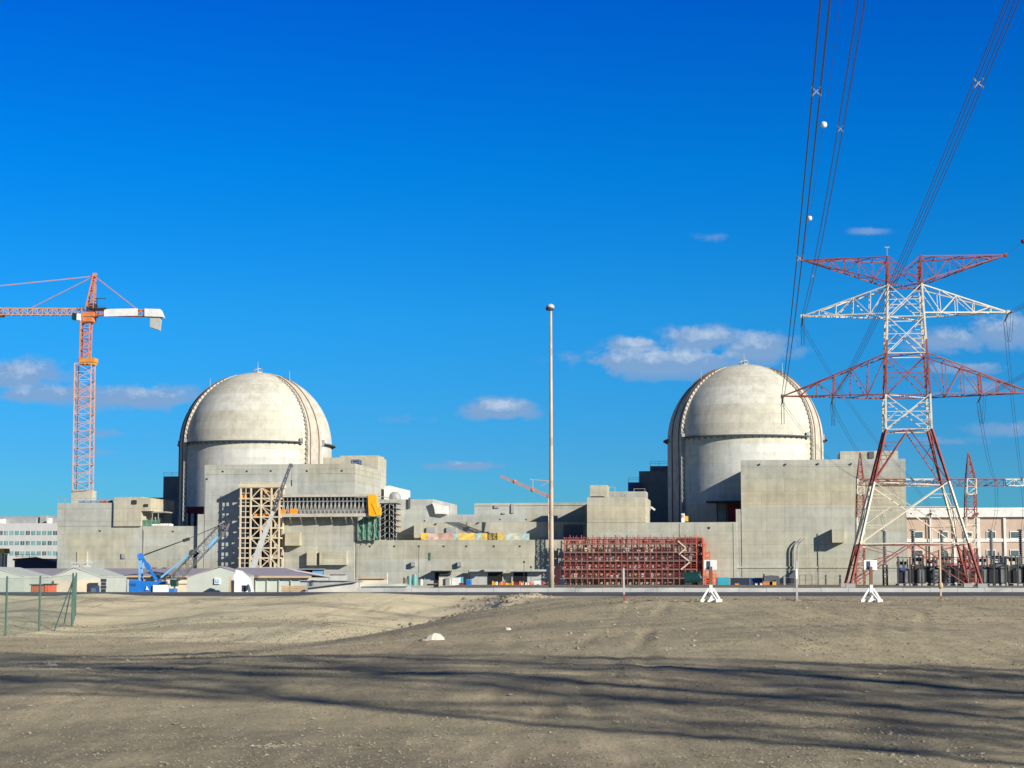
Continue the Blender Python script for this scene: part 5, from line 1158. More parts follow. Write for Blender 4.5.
part(r, 'wall', M['mint'], lambda m: m.box(AT(357.5, 587, 222.2).x, AT(408, 587, 222.2).x, 222.3, 229.6, -2.3, AT(380, 586.6, 222.2).z))
r = thing('cream_shed', 'long low cream shed with a tan roof edge at the foot of the concrete wall', 'shed', tuple(AT(370, 590, 300)))
part(r, 'wall', M['cream'], lambda m: m.box(AT(358, 584, 300).x, AT(384.5, 584, 300).x, 300, 305, -2.3, zat(578.8, 300))); part(r, 'roof', M['tan'], lambda m: m.box(AT(355, 584, 300).x, AT(385.5, 584, 300).x, 299.6, 305.3, zat(578.8, 300), zat(578.1, 300)))
part(r, 'chimney', M['white'], lambda m: m.box(AT(387, 584, 300).x, AT(387.7, 584, 300).x, 300, 300.2, -2.3, zat(573, 300)))
r = thing('site_cabin', 'grey green site cabin at the foot of the concrete wall by the dark loading opening', 'cabin', tuple(AT(338, 580, 330)))
part(r, 'wall', M['lgrey'], lambda m: m.box(AT(330, 580, 330).x, AT(346, 580, 330).x, 330, 333, -2.2, zat(574.5, 330))); part(r, 'roof', M['lilac'], lambda m: m.box(AT(329.5, 580, 330).x, AT(346.5, 580, 330).x, 329.7, 333.3, zat(574.5, 330), zat(573.8, 330)))

# truck cab
Y_ = 222; gz = -2.08
r = thing('truck', 'white lorry cab with a dark windscreen before the green gabled warehouse', 'truck', (AT(243, 590, Y_).x, Y_, gz))
a, c = AT(233, 580, Y_), AT(252.3, 580, Y_); top = AT(240, 573.2, Y_).z; Lx = c.x - a.x; h = top - gz
prof = [(0, .16), (1, .16), (1, .38), (.97, .45), (.86, .66), (.80, .80), (.55, .96), (.45, 1), (.08, .98), (.03, .9), (.03, .75), (0, .74)]
part(r, 'cab', M['white'], lambda m: m.prism([(a.x + Lx * x_, Y_, gz + h * z_) for x_, z_ in prof], (0, 2.45, 0)))
part(r, 'windscreen', M['glass'], lambda m: m.prism([(a.x + Lx * x_, Y_ - .02, gz + h * z_) for x_, z_ in ((.80, .46), (.955, .47), (.85, .67), (.76, .68))], (0, 2.49, 0)))
part(r, 'side_window', M['dark'], lambda m: m.box(a.x + Lx * .46, a.x + Lx * .66, Y_ - .02, Y_ - .001, gz + h * .47, gz + h * .65))
part(r, 'mirror', M['dark'], lambda m: m.box(a.x + Lx * .74, a.x + Lx * .78, Y_ - .4, Y_ - .1, gz + h * .5, gz + h * .66))
part(r, 'roof_deflector', M['white'], lambda m: m.prism([(a.x + Lx * x_, Y_ + .2, gz + h * z_) for x_, z_ in ((.1, 1.0), (.5, .99), (.34, 1.07), (.12, 1.10))], (0, 2, 0)))
part(r, 'bumper', M['lgrey'], lambda m: m.box(a.x + Lx * .8, a.x + Lx * 1.01, Y_ - .03, Y_ + 2.48, gz + h * .08, gz + h * .2))
for x_ in (.25, .78):
    for yy2 in (Y_ - .03, Y_ + 2.1): w_ = part(r, 'wheel', M['dark'], lambda m: m.tube([(a.x + Lx * x_, yy2, gz + .5), (a.x + Lx * x_, yy2 + .3, gz + .5)], .5, 16)); part(w_, 'hub', M['lgrey'], lambda m: m.tube([(a.x + Lx * x_, yy2 - .02, gz + .5), (a.x + Lx * x_, yy2 + .32, gz + .5)], .22, 10))
part(r, 'chassis', M['dark'], lambda m: m.box(a.x - 3.2, a.x + Lx * .9, Y_ + .8, Y_ + 1.7, gz + .7, gz + 1.0))
q0, q1 = AT(227.8, 577, 221), AT(231.5, 577, 221); r = thing('timber_stack', 'upright brown timbers leaning behind the white lorry cab', 'timber', (q0.x, 221, -2.1))
part(r, 'timber', M['tan'], lambda m: (m.prism([(q0.x, 221, -2.1), (q0.x + .25, 221, -2.1), (q0.x + .4, 221, q0.z), (q0.x + .2, 221, q0.z)], (0, .4, 0)))); part(r, 'dark_board', M['dark'], lambda m: m.box(q0.x + .42, q0.x + .75, 221.1, 221.4, -2.1, q0.z - .4))  # tan timber with a dark board next to it

# ------------------------------------------------------------------ blue crawler crane
Y_ = 300.0
def C(x, y, dy=0): return AT(x, y, Y_ + dy)
r = thing('crawler_crane', 'blue crawler crane with a lattice boom before the lilac warehouse', 'crawler crane', tuple(C(153, 600)))
Gz = -2.15
r.location.z = Gz
part(r, 'counterweight', M['blue'], lambda m: m.box(C(131.5, 585).x, C(141, 585).x, Y_ - 2.2, Y_ + 2.2, C(140, 592).z - .4, C(140, 580).z))
eh = part(r, 'engine_house', M['blue'], lambda m: (m.box(C(141.1, 585).x, C(156, 585).x, Y_ - 1.7, Y_ + 1.7, C(140, 593).z, C(140, 581.2).z), m.box(C(156.1, 585).x, C(166.5, 585).x, Y_ - .9, Y_ + .9, C(140, 584.5).z, C(140, 581.3).z)))
part(eh, 'louvre', M['dark'], lambda m: [m.box(C(133, 585).x, C(139, 585).x, Y_ - 2.27, Y_ - 2.205, C(140, 584 + k).z, C(140, 583.6 + k).z) for k in range(3)])
part(eh, 'emblem', M['white'], lambda m: m.prism([C(x_, y_, -1.95) for x_, y_ in ((145.5, 590), (149, 590), (146.8, 585.8))], (0, .04, 0)))
part(r, 'side_cover', M['white'], lambda m: m.box(C(155.5, 585).x, C(171, 585).x, Y_ - 2.1, Y_ - 1.72, C(140, 592).z, C(140, 585).z))
cb_ = part(r, 'cab', M['dgreen'], lambda m: m.prism([C(x_, y_, -2.4) for x_, y_ in ((171, 586.5), (176.5, 586.5), (176.5, 581.5), (174.8, 579.5), (170, 579.8), (170, 584))], (0, 1.8, 0)))
part(cb_, 'cab_roof', M['lgrey'], lambda m: m.box(C(168.5, 585).x, C(177, 585).x, Y_ - 2.5, Y_ - .5, C(140, 579.4).z, C(140, 578.8).z))
part(r, 'drive_box', M['blue'], lambda m: m.box(C(170, 588).x, C(176.5, 588).x, Y_ - 2, Y_ + 1, C(140, 592).z, C(140, 588.5).z))
for s in (-2.9, 2.1):
    tr = part(r, 'crawler_track', M['dark'], lambda m: m.prism([(C(135 + x_, 590).x, Y_ + s, Gz + z_) for x_, z_ in ((2, 0), (38, 0), (41, .5), (38, 1.0), (2, 1.0), (-1, .5))], (0, .9, 0)))
    part(tr, 'track_frame', M['blue'], lambda m: m.box(C(140, 590).x, C(170, 590).x, Y_ + s - .06, Y_ + s - .002, Gz + .3, Gz + .7))
part(r, 'gantry_leg', M['lblue'], lambda m: (m.beam(C(139.5, 581, -1.1), C(139.5, 556, -1.1), .28), m.beam(C(142.6, 581, 1.1), C(141, 556, 1.1), .28), m.beam(C(139.5, 568, -1), C(142, 568, 1), .16)))
part(r, 'gantry_strut', M['blue'], lambda m: (m.beam(C(157, 580, -1.1), C(141, 556.5, -1.1), .38), m.beam(C(156, 579.5, 1.1), C(141.5, 556, 1.1), .38), m.beam(C(150, 570, -1.1), C(150, 570, 1.1), .3), m.beam(C(146, 563.5, -1.2), C(149, 568.5, -1.2), .7)))
part(r, 'gantry_head', M['blue'], lambda m: (m.tube([C(140.5, 556.3, -1.5), C(140.5, 556.3, 1.5)], .55, 12), m.beam(C(138, 557.5), C(143, 556), .5)))
bf, bt = C(173.5, 580.5), C(228.5, 521.5)
part(r, 'boom', [M['boomg'], M['conc_dark']], lambda m: (truss(m, bf.lerp(bt, .07), bf.lerp(bt, .9), 1.5, 1.5, n=14, c=.12, br=.055, side=(0, 1, 0)), truss(m, bf, bf.lerp(bt, .07), .4, 1.5, n=2, c=.2, br=.1, side=(0, 1, 0)), truss(m, bf.lerp(bt, .9), bt, 1.5, .4, n=3, c=.2, br=.1, side=(0, 1, 0)), [m.beam(bf.lerp(bt, f_) + Vector((-.5, -1, -.5)), bf.lerp(bt, f_) + Vector((.5, -1, .5)), .35) for f_ in (.42, .44)]))
part(r, 'boom_banner', M['lblue'], lambda m: m.prism([C(x_, y_, -1.0) for x_, y_ in ((206.5, 547.3), (209.5, 547.8), (218.8, 537.3), (216.5, 536))], (0, .06, 0)))
part(r, 'boom_head', M['dark'], lambda m: m.tube([bt + Vector((0, -.6, 0)), bt + Vector((0, .6, 0))], .35, 12))
part(r, 'back_strut', M['lblue'], lambda m: (m.beam(C(161, 577.5, -.6), C(190.5, 553.5, -.6), .26), m.beam(C(161, 577.5, .6), C(190.5, 553.5, .6), .26), m.beam(C(157, 580.5, .2), C(164, 574.5, .2), .3)))
part(r, 'strut_pulley', M['dark'], lambda m: m.tube([C(192, 552.5, -.8), C(192, 552.5, .8)], .5, 12))
part(r, 'pendant_cable', M['dark'], lambda m: ([m.beam(C(142, 555.5 + k * .35, s), C(184, 540.3 + k * .15, s), .10) for k in range(3) for s in (-.3, .3)], m.beam(C(188, 539), bt, .09), m.beam(C(188, 539, .4), bt + Vector((0, .4, 0)), .09)))
part(r, 'equaliser', M['dark'], lambda m: m.beam(C(183, 540.8), C(189.5, 538.7), .6, .5))
part(r, 'mast_line', M['dark'], lambda m: m.beam(C(142.6, 520), C(142.6, 556), .06))
# ------------------------------------------------------------------ telescopic crane before the scaffold tower
Y_ = 330.0
r = thing('mobile_crane', 'grey telescopic crane boom leaning up before the cream scaffold tower', 'mobile crane', tuple(AT(242, 590, Y_)))
r.location.z = -2.1
b0, b1, b2, b3 = C(244, 572, 30), C(258, 545, 30), AT(273, 511, 330), AT(291.3, 464, 330)
b0 = AT(247, 585, 330); b1 = AT(262, 541, 330); b2 = AT(273.5, 511, 330); b3 = AT(290.8, 464, 330)
part(r, 'main_boom', M['lgrey'], lambda m: m.beam(b0, b1, 1.05, .9)); part(r, 'boom_section', M['lgrey'], lambda m: (m.beam(b1, b1.lerp(b2, .55), .8), m.beam(b1.lerp(b2, .55), b2, .62)))
part(r, 'fly_jib', M['conc_dark'], lambda m: (truss(m, b2, b3, .6, .35, n=12, c=.16, br=.1), m.beam(b3, b3 + Vector((.3, 0, -.5)), .45)))
part(r, 'hook_line', M['dark'], lambda m: (m.beam(b3 + Vector((.25, 0, -.2)), AT(291.3, 480, 330), .06), m.beam(AT(291.3, 480, 330), AT(291.6, 486, 330), .22)))
part(r, 'carrier', M['lgrey'], lambda m: (m.box(b0.x - 5, b0.x + 6, 328.8, 331.4, -1.2, -.1), m.box(b0.x + 4.2, b0.x + 6.2, 328.8, 331.4, -.1, 1.0)))
for x_ in (-4, -2.6, 2.2, 4.4): part(r, 'wheel', M['dark'], lambda m: m.tube([(b0.x + x_, 328.7, -1.5), (b0.x + x_, 331.5, -1.5)], .6, 14))
part(r, 'lift_ram', M['steel'], lambda m: m.beam((b0.x + 2, 330, -.2), b0.lerp(b1, .55), .35))

# ------------------------------------------------------------------ barrier along the far side of the road
r = thing('road_barrier', 'long pale low concrete barrier along the far side of the road', 'barrier', (0, 197, 0))
x = AT(357, 590, 197).x; k = 0
while x < 75 and k < 60:
    part(r, 'barrier_block', M['kerb'], lambda m: m.prism([(x, 197, -.05), (x, 197.5, -.05), (x, 197.35, .44 + .02 * (k % 2)), (x, 197.15, .44 + .02 * (k % 2))], (2.94, 0, 0)))
    x += 2.97; k += 1

# ------------------------------------------------------------------ clutter at the foot of the walls
vK = -14
def K(px, py, v=vK): return PV(px, py, v)
for k, (p, w_, h_, m_) in enumerate(((409.5, 4.2, 8, M['teal']), (414.5, 4.6, 9.5, M['teal']), (421, 4.0, 5, M['mint']), (404.5, 2.5, 7, M['rail']))):
    c = K(p, 587); rr2 = w_ * .275 / 2; hz = h_ * .275
    r = thing('tank', ['first teal tank left of the dark doorway', 'taller teal tank beside the dark doorway', 'low pale green tank beside the dark doorway', 'brown drum left of the teal tanks'][k], 'tank', (c.x, c.y, -.1), 'tanks at the foot of the concrete wall')
    part(r, 'shell', m_, lambda m: m.tube([(c.x, c.y, -.2), (c.x, c.y, hz)], rr2, 14)); part(r, 'lid', M['grey'], lambda m: m.tube([(c.x, c.y, hz), (c.x, c.y, hz + .25)], rr2 * .7, 12)); part(r, 'pipe', M['steel'], lambda m: m.beam((c.x + rr2, c.y, .3), (c.x + rr2 + .5, c.y, hz + .5), .14))
def crate(nm, px0, px1, yt, mat, lab, cat, v=vK, dpt=2.4, trim=None):
    r = thing(nm, lab, cat, tuple(L(LV((px0 + px1) / 2, 584, v)[0], v, 0)))
    part(r, 'body', mat, lambda m: blk(m, px0, px1, yt, v, v + dpt, z0=-.2)); part(r, 'edge', trim or M['grey'], lambda m: blk(m, px0 - .2, px1 + .2, yt - .5, v - .1, v + dpt + .1, yb=yt - .02)); return r
crate('site_cabin', 439, 451.5, 577.2, M['cream'], 'cream site cabin right of the dark doorway', 'cabin', trim=M['lgrey'])
crate('ac_unit', 445.5, 449.5, 578.5, M['grey'], 'small grey box on the front of the cream cabin', 'box', v=vK - .6, dpt=.5)
crate('site_cabin', 452, 459, 577.8, M['white'], 'small white cabin beside the cream cabin', 'cabin', trim=M['cream']); crate('crate', 460.2, 463, 583, M['dred'], 'dark red crate beside the white cabin', 'crate')
crate('water_tank', 466.3, 470.3, 580, M['blue'], 'bright blue upright tank left of the grey loading door', 'tank', trim=M['lblue']); crate('pallet_stack', 427, 437, 584, M['dark'], 'dark pallet stack before the dark doorway', 'pallets')
crate('water_tank', 459.8, 461.8, 577.5, M['cyan'], 'small cyan cylinder case behind the dark red crate', 'tank', v=vK + 3)
rc = random.Random(11); barr = [M['yellow'], M['sred2'], M['white'], M['tarp'], M['orc'], M['cream'], M['dred']]
cnt_ = {}
nmc = ['yellow', 'orange red', 'white', 'orange', 'rusty', 'cream', 'dark red']
for k in range(26):
    p = 492 + k * 2.2 + rc.uniform(-.5, .5)
    if 533 < p < 541: continue
    q = [0, 0, 2, 1, 3, 4, 0, 0, 3, 0, 6, 6, 1, 2, 3, 5, 2, 1, 4, 5, 3, 1, 2, 4, 3, 0][k]; w_ = rc.uniform(1.4, 2.6); yt = 583.2 - rc.uniform(0, 2.4)
    c = K(p, 587, -16); r = thing('traffic_barrier', '%s barrier, %s of its colour from the left before the loading doors' % (nmc[q], ['first', 'second', 'third', 'fourth', 'fifth', 'sixth', 'seventh', 'eighth'][cnt_.setdefault(q, 0)]), 'barrier', (c.x, c.y, 0), 'coloured barriers before the loading doors')
    part(r, 'shell', barr[q], lambda m: m.prism([PV(p, 586.5, -16), PV(p + w_, 586.5, -16), PV(p + w_ - .3, yt, -15.8), PV(p + .3, yt, -15.8)], (0, .7, 0))); cnt_[q] += 1; part(r, 'foot', M['dark'], lambda m: m.box(c.x, c.x + w_ * .27, c.y - .3, c.y + 1, -.2, -.02))
crate('site_cabin', 534, 541.5, 580.2, M['white'], 'small white cabin among the coloured barriers', 'cabin', trim=M['dark']); crate('dark_hut', 546.3, 551.5, 565.5, M['navy'], 'dark upright hut left of the lamp mast foot', 'hut'); crate('dark_hut', 555, 560, 565.3, M['maroon'], 'dark maroon upright hut right of the lamp mast foot', 'hut', trim=M['dark'])
crate('dark_hut', 541, 546, 578, M['navy'], 'low dark box left of the upright hut', 'box'); crate('dark_hut', 560.2, 564, 579, M['navy'], 'low dark box right of the dark red hut', 'box')
crate('green_bin', 547, 551, 583, M['dgreen'], 'small green bin at the foot of the dark hut', 'bin', v=-18)
# vehicles and sheeted loads right of the scaffold
r = thing('tanker_truck', 'dark green rounded tanker in front of the red scaffold', 'truck', tuple(K(694, 587, -20)))
r.location.z = 0
part(r, 'tank', M['dgreen'], lambda m: m.tube([PV(684.5, 578.5, -18), PV(700.5, 578, -18)], 1.75, 18)); part(r, 'cab', M['dgreen'], lambda m: m.prism([PV(x_, y_, -19.5) for x_, y_ in ((697.5, 585.5), (702.6, 585.5), (702.6, 578), (700, 573.5), (697.5, 573.5))], (0, 2.4, 0)))
part(r, 'windscreen', M['teal'], lambda m: m.prism([PV(x_, y_, -19.55) for x_, y_ in ((698.5, 578), (702.2, 578), (700.2, 574.5), (698.5, 574.5))], (0, 2.5, 0)))
for p in (686.5, 690, 700): part(r, 'wheel', M['dark'], lambda m: m.tube([PV(p, 584.6, -19.6), PV(p, 584.6, -17)], .55, 12))
part(r, 'hatch', M['grey'], lambda m: m.tube([PV(692, 572.8, -18), PV(692, 571.6, -18)], .5, 10))
r = thing('sheeted_load', 'bright cyan sheeted load right of the scaffold', 'covered load', tuple(K(723, 586)))
part(r, 'sheet', M['cyan'], lambda m: m.prism([PV(x_, y_, vK) for x_, y_ in ((717.3, 586), (729.8, 586), (729.8, 578.3), (727, 577.3), (724, 578.3), (720, 577.4), (717.5, 578))], (0, 2.4, 0))); part(r, 'pallet', M['plank'], lambda m: blk(m, 717, 730, 586, vK - .1, vK + 2.5, z0=-.2))
crate('dark_container', 730.3, 749.6, 578, M['navy'], 'long black container between the cyan and blue loads', 'container'); crate('sheeted_load', 750, 762.5, 578.3, M['dblue'], 'blue sheeted load beside the black container', 'covered load', trim=M['blue'])
r = thing('vacuum_tank', 'dark slate rounded tank trailer before the big block', 'tank trailer', tuple(K(771, 586, -16)))
part(r, 'tank', M['conc_dark'], lambda m: m.prism([PV(x_, y_, -16) for x_, y_ in ((764, 585), (779.8, 585), (779.8, 577.5), (778.2, 575.8), (772, 575.2), (765, 575.8), (764, 577))], (0, 2.5, 0))); part(r, 'pump', M['dark'], lambda m: blk(m, 763, 764.6, 573.8, -16, -15, yb=576.5)); part(r, 'wheel', M['dark'], lambda m: [m.tube([PV(p, 584.8, -16.2), PV(p, 584.8, -15.7)], .4, 10) for p in (768, 775)])
for (a_, b_, yt, m_, lb) in ((763, 769.5, 582, M['orange'], 'orange machine before the slate tank trailer'), (772.5, 776.2, 581.8, M['yellow'], 'yellow bin before the slate tank trailer'), (755, 757.5, 583.6, M['white'], 'white bag before the blue sheeted load'), (760, 762.3, 583.3, M['white'], 'second white bag before the blue sheeted load'), (735, 739, 583.8, M['tarp'], 'orange bin before the black container'), (783.5, 785.5, 576, M['steel'], 'thin grey frame right of the slate tank trailer')):
    crate('bin', a_, b_, yt, m_, lb, 'bin', v=-19, dpt=1.2)
r = thing('entrance_hood', 'dark wedge shaped entrance hood at the foot of the big block', 'hood', tuple(K(793, 586, -2)))
part(r, 'shell', M['conc_dark'], lambda m: m.prism([PV(x_, y_, -2.4) for x_, y_ in ((789.3, 586), (797, 586), (797, 570), (795.5, 570), (789.3, 575.5))], (0, 2.2, 0))); part(r, 'door', M['dark'], lambda m: blk(m, 790.5, 794, 577.5, -2.6, -2.42, z0=0))
# site fence right of the hood
def sfence(name, label, pts_px, yt, v, mat, step, cat='fence'):
    px0, px1 = pts_px; r = thing(name, label, cat, tuple(K((px0 + px1) / 2, 586, v))); n = max(1, int((px1 - px0) / step))
    for i in range(n + 1): p = px0 + (px1 - px0) * i / n; part(r, 'post', mat, lambda m: m.beam(PV(p, 587, v), PV(p, yt, v), .13))
    part(r, 'rail', mat, lambda m: (m.beam(PV(px0, yt, v), PV(px1, yt, v), .1), m.beam(PV(px0, (yt + 585) / 2, v), PV(px1, (yt + 585) / 2, v), .06), m.beam(PV(px0, 584, v), PV(px1, 584, v), .06)))
sfence('site_fence', 'thin grey mesh fence along the foot of the big block', (799, 1030), 572, -24, M['grey'], 9)
sfence('site_fence', 'low dark rail frame before the dark entrance hood', (799.5, 812), 575, -15, M['dark'], 6)
sfence('overhead_line', 'long thin horizontal pipe rail along the foot of the right unit', (704, 850), 570.2, -9, M['steel'], 36)
for p in (826, 840): 
    r = thing('valve_post', ['dark valve post', 'second dark valve post'][p == 840] + ' behind the mesh fence of the big block', 'post', tuple(K(p, 586, -8))); part(r, 'stem', M['dark'], lambda m: m.beam(PV(p, 587, -8), PV(p, 575, -8), .5)); part(r, 'head', M['grey'], lambda m: blk(m, p - 1, p + 1, 572.6, -8.3, -7.6, yb=574))
# small lattice of pipes near the doors: thin vertical aerials
for k, (p, yt) in enumerate(((524, 562), (531, 567))):
    r = thing('aerial', ['taller', 'shorter'][k] + ' thin dark post beside the right loading door', 'post', tuple(K(p, 586))); part(r, 'pole', M['dark'], lambda m: m.beam(PV(p, 587, vK), PV(p, yt, vK), .12)); part(r, 'head', M['dark'], lambda m: m.sphere(PV(p, yt, vK), .3, 5))
r = thing('loudhailer_post', 'dark bracket lamp on the left corner of the left loading door', 'lamp', tuple(PV(469, 572, -4))); part(r, 'arm', M['dark'], lambda m: m.beam(PV(468.5, 584, -4), PV(468.5, 570, -4), .2)); part(r, 'lamp', M['dark'], lambda m: blk(m, 481, 484, 569.8, -4.2, -3.5, yb=572.2))

# ------------------------------------------------------------------ signs, stakes, fence and stones in the foreground
def ground_hit(px, py):
    r = ray(px, py); k = 20 / r.y
    while k * r.y < 190:
        if CZ + r.z * k <= H(r.x * k, r.y * k): break
        k += .02 / r.y * 5
    return Vector((r.x * k, r.y * k, H(r.x * k, r.y * k)))
for k, (px, lab) in enumerate(((711, 'white sign board on a braced post, the one left of the pylon'), (871.5, 'white sign board on a braced post, the one in front of the pylon'))):
    g_ = ground_hit(px, 602); r = thing('sign_board', lab, 'sign', tuple(g_), 'braced sign boards at the roadside')
    s = g_.y / F; X0, Y0, Z0 = g_; w_ = .18
    part(r, 'post', [M['white'], M['rail']], lambda m: ([(setattr(m, 'cur', int(i > 1)), m.box(X0 - .07, X0 + .07, Y0 - .07, Y0 + .07, Z0 - .05 + i * 9 * s, Z0 - .05 + (i + 1) * 9 * s + .002 * 0)) for i in range(4)]))
    zc = Z0 + 36.5 * s
    bd = part(r, 'board', M['white'], lambda m: m.box(X0 - 6.4 * s, X0 + 6.6 * s, Y0 + .08, Y0 + .11, zc - 4.7 * s, zc + 4.9 * s))
    part(bd, 'dark_plate', M['dblue'], lambda m: m.box(X0 - 3.4 * s, X0 - .2 * s, Y0 + .045, Y0 + .078, zc - 4 * s, zc + 3.8 * s), 'dark plate beside the post')
    for sx_ in (-1, 1):
        part(r, 'brace', M['white'], lambda m: m.beam((X0 + sx_ * .1, Y0, Z0 + 13.5 * s), (X0 + sx_ * 9.5 * s, Y0, Z0 + 1.2 * s), .09))
    part(r, 'foot_beam', M['white'], lambda m: (m.beam((X0 - 10.5 * s, Y0, Z0 + .06), (X0 + 11 * s, Y0, Z0 + .06), .13, .12), m.beam((X0 + .2, Y0 - .75, Z0 + .05), (X0 + .2, Y0 + .75, Z0 + .05), .11), m.beam((X0 + .2, Y0 - .7, Z0 + .05), (X0, Y0, Z0 + 10 * s), .08), m.beam((X0 + .2, Y0 + .7, Z0 + .05), (X0, Y0, Z0 + 10 * s), .08)))
for k, (px, py, yt, lean, lab) in enumerate(((624.2, 602.5, 565, -.02, 'thin stake with red and white bands left of the left sign'), (797, 601, 561, 0, 'tall stake with a white top between the two sign boards'), (941, 600.5, 546, .01, 'tallest cream stake, in front of the right half of the pylon'))):
    g_ = ground_hit(px, py); s = g_.y / F; h_ = (py - yt) * s; r = thing('marker_stake', lab, 'stake', tuple(g_), 'marker stakes at the roadside')
    A_ = [[M['pred'], M['lgrey']], [M['steel'], M['white']], [M['mast'], M['pred']]][k]
    segs = [[(0, .22, 0), (.22, .62, 1), (.62, .9, 1), (.9, 1, 0)], [(0, .55, 0), (.55, .78, 1), (.78, 1, 0)], [(0, .08, 1), (.08, 1, 0)]][k]
    def f(m):
        for a_, b_, c_ in segs: m.cur = c_; m.beam(g_ + Vector((lean * a_, 0, h_ * a_ - (.05 if a_ == 0 else 0))), g_ + Vector((lean * b_, 0, h_ * b_)), .085 if k < 2 else .075)
    part(r, 'pole', A_, f)
    part(r, 'base', M['brownrock'], lambda m: m.sphere(g_, .16, 5, (1.2, 1, .5)))
    if k == 2: part(r, 'tie', M['tan'], lambda m: m.sphere(g_ + Vector((0, 0, h_ * .27)), .14, 5, (1, 1, 1.3)))
# fence at the left edge
fm, t, b = new_mat('chain_link_mesh'); g = N(t, 'ShaderNodeNewGeometry'); sp = N(t, 'ShaderNodeSeparateXYZ'); t.links.new(g.outputs['Position'], sp.inputs[0])
hx = MATH(t, 'ADD', sp.outputs[0], MATH(t, 'MULTIPLY', sp.outputs[1], .7)); 
d1 = MATH(t, 'PINGPONG', MATH(t, 'ADD', hx, sp.outputs[2]), .03); d2 = MATH(t, 'PINGPONG', MATH(t, 'SUBTRACT', hx, sp.outputs[2]), .03)
al = MATH(t, 'LESS_THAN', MATH(t, 'MINIMUM', d1, d2), .0036); b.inputs['Base Color'].default_value = (.07, .14, .12, 1); t.links.new(al, b.inputs['Alpha'])
r = thing('chain_link_fence', 'dark green chain link fence with a braced corner post at the left edge', 'fence', tuple(ground_hit(39, 628)))
fp = [(-34, 642, 577.5), (5.5, 635, 577.5), (39, 629, 577), (72, 622, 574)]; G3 = []
Yf = [91, 95, 100, 106]
for (px, py, yt), Y_ in zip(fp, Yf):
    b_ = AT(px, py, Y_); gz_l = H(b_.x, b_.y); tp = AT(px, yt, Y_); p0 = Vector((b_.x, b_.y, gz_l - .1)); G3.append((p0, tp))
    po = part(r, 'post', M['fence'], lambda m: m.tube([p0, (b_.x, b_.y, tp.z)], .055, 8)); part(po, 'cap', M['fence'], lambda m: m.sphere((b_.x, b_.y, tp.z + .02), .055, 5))
for (p0, t0), (p1, t1) in zip(G3, G3[1:]):
    part(r, 'mesh_panel', fm, lambda m: m.poly([p0, p1, (p1.x, p1.y, t1.z - .05), (p0.x, p0.y, t0.z - .05)], [(0, 1, 2, 3)]))
    part(r, 'tension_wire', M['fence'], lambda m: m.beam((p0.x, p0.y, t0.z - .06), (p1.x, p1.y, t1.z - .06), .012))
pl = G3[-1][0]; tl = G3[-1][1]
b2_ = AT(54, 636, 101); part(r, 'brace', M['fence'], lambda m: m.tube([(pl.x, pl.y, tl.z - .3), (b2_.x, b2_.y, H(b2_.x, b2_.y))], .035, 6))
b3_ = AT(64, 624, 108); part(r, 'brace', M['fence'], lambda m: m.tube([(pl.x, pl.y, tl.z - .3), (b3_.x, b3_.y, H(b3_.x, b3_.y))], .035, 6))
q_ = pl
for dY, dx in ((4.0, -.9), (8.0, -1.8), (12.0, -2.7)):      # the run going away from the corner
    n_p = Vector((pl.x + dx, pl.y + dY, 0)); n_p.z = H(n_p.x, n_p.y) - .1
    part(r, 'post', M['fence'], lambda m: m.tube([n_p, (n_p.x, n_p.y, n_p.z + 2.9)], .05, 8)); part(r, 'mesh_panel', fm, lambda m: m.poly([q_, n_p, (n_p.x, n_p.y, n_p.z + 2.8), (q_.x, q_.y, q_.z + 2.9)], [(0, 1, 2, 3)])); q_ = n_p

def rock(c, s, seed, mb=None, sq=(1, .8, .5)):
    m = mb or MB(); b_ = len(m.v); m.sphere((0, 0, 0), 1, 5)
    for i in range(b_, len(m.v)):
        v = Vector(m.v[i]); k_ = 1 + .45 * noise.noise(v * 1.3 + Vector((seed * 3.1, 0, 0))) + .15 * noise.noise(v * 4 + Vector((0, seed, 0)))
        m.v[i] = (c[0] + v.x * s * sq[0] * k_, c[1] + v.y * s * sq[1] * k_, c[2] + v.z * s * sq[2] * k_)
    return m
for k, (px, py, s, sq, mt, lab) in enumerate(((435, 640, .34, (1.05, .8, .55), M['wrock'], 'largest pale rock, in the hollow right of the frame centre left'), (508, 630, .13, (1, .8, .6), M['wrock'], 'smaller pale rock on the mound edge right of the largest rock'), (52, 666, .16, (1.2, .8, .4), M['rock'], 'pale stone on the gravel below the fence'), (424, 641, .14, (1.5, 1, .4), M['brownrock'], 'small dark stone just left of the largest pale rock'))):
    g_ = ground_hit(px, py); o = rock((g_.x, g_.y, g_.z + s * .15), s, k + 1, sq=sq).build('rock', mt, smooth=False); tag(o, ['largest pale rock, lying in the hollow left of the mound', lab, lab, lab][k], 'rock', 'loose rocks')
g_ = ground_hit(272, 746); m = MB(); rs = random.Random(5)
for k in range(70):
    x_, y_ = g_.x + rs.gauss(0, .15), g_.y + rs.gauss(0, .25); rock((x_, y_, H(x_, y_) + .005), rs.uniform(.012, .04), k, m, (1.4, 1.2, .35))
tag(m.build('spilled_gravel', M['clod']), 'pale spill of crushed stone on the near ground', 'stones', kind='stuff')
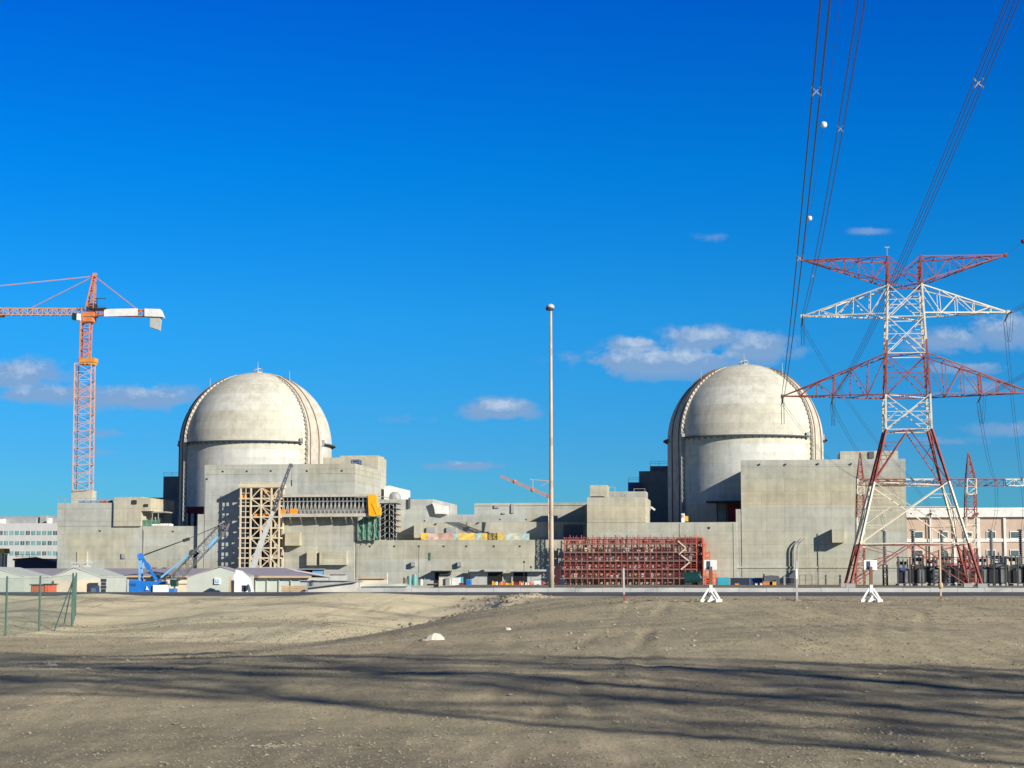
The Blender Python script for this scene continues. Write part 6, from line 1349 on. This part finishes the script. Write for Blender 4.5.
# rubble along the edge of the mound, and loose stones everywhere
rs = random.Random(9); m = MB()
for k in range(420):
    t_ = rs.random(); Y_ = 88 + 60 * t_; xr = (Y_ - 100) * .10 - 2.0; x_ = xr - 2 + rs.gauss(0, 1.6); s = rs.uniform(.04, .15) * (1 if rs.random() < .9 else 1.7)
    rock((x_, Y_, H(x_, Y_) + s * .2), s, k, m, (1.2, 1, .7))
tag(m.build('rubble', M['brownrock']), 'loose rubble spread along the edge of the dirt mound', 'rubble', kind='stuff')
def stones(name, mat, n, smin, smax, lab, seed):
    rs = random.Random(seed); V = []; Fc = []
    for k in range(n):
        Y_ = 24 + 85 * rs.random() ** 1.4; x_ = rs.uniform(-.36, .36) * Y_; s = rs.uniform(smin, smax) * (1 + (Y_ - 24) / 60) * (2.2 if rs.random() < .02 else 1)
        if noise.noise(Vector((x_ * .25, Y_ * .12, seed))) + rs.uniform(-.5, .5) < -.05: continue
        z_ = H(x_, Y_) + s * .15; b_ = len(V); ro = rs.random() * 3; e_ = [rs.uniform(.6, 1.3) for _ in range(6)]
        V += [(x_ + s * e_[0] * math.cos(ro), Y_ + s * math.sin(ro), z_), (x_ - s * math.sin(ro), Y_ + s * e_[1] * math.cos(ro), z_), (x_ - s * e_[2] * math.cos(ro), Y_ - s * math.sin(ro), z_), (x_ + s * math.sin(ro), Y_ - s * e_[3] * math.cos(ro), z_), (x_ + s * .2, Y_, z_ + s * .55 * e_[4]), (x_ - s * .3, Y_ + s * .1, z_ + s * .4 * e_[5]), (x_, Y_, z_ - s * .3)]
        for a_, c_ in ((0, 1), (1, 2), (2, 3), (3, 0)):
            Fc.append((b_ + a_, b_ + c_, b_ + (4 if a_ in (0, 3) else 5))); Fc.append((b_ + c_, b_ + a_, b_ + 6))
        Fc.append((b_ + 1, b_ + 5, b_ + 4)); Fc.append((b_ + 3, b_ + 4, b_ + 5))
    me = bpy.data.meshes.new(name); me.from_pydata(V, [], Fc); me.materials.append(mat); o = bpy.data.objects.new(name, me); COL.objects.link(o); tag(o, lab, 'gravel', kind='stuff')
stones('gravel', M['brownrock'], 30000, .008, .022, 'dark gravel scattered over the near ground', 21)
stones('soil_clods', M['clod'], 44000, .010, .030, 'lumps of dry soil scattered over the near ground', 23)
rs = random.Random(31); m = MB()
for (pa, pb, n_, w_) in (((884, 728), (905, 768), 40, .3), ((700, 634), (672, 660), 14, .9), ((668, 600), (560, 640), 40, 1.6), ((760, 640), (850, 655), 14, 1), ((560, 690), (640, 668), 14, .9), ((930, 745), (1010, 768), 26, .5)):
    A_, B_ = ground_hit(*pa), ground_hit(*pb)
    for k in range(n_):
        p = A_.lerp(B_, rs.random()); x_, y_ = p.x + rs.gauss(0, w_ * .5), p.y + rs.gauss(0, w_); s = rs.uniform(.012, .04) * (.5 + p.y / 60)
        rock((x_, y_, H(x_, y_) + s * .15), s, k, m, (1.2, 1, .6))
tag(m.build('scraped_soil', M['clod']), 'ridges of scraped soil lumps across the right half of the dirt', 'soil', kind='stuff')
stones('pale_gravel', M['rock'], 7000, .006, .016, 'pale gravel scattered over the near ground', 22)
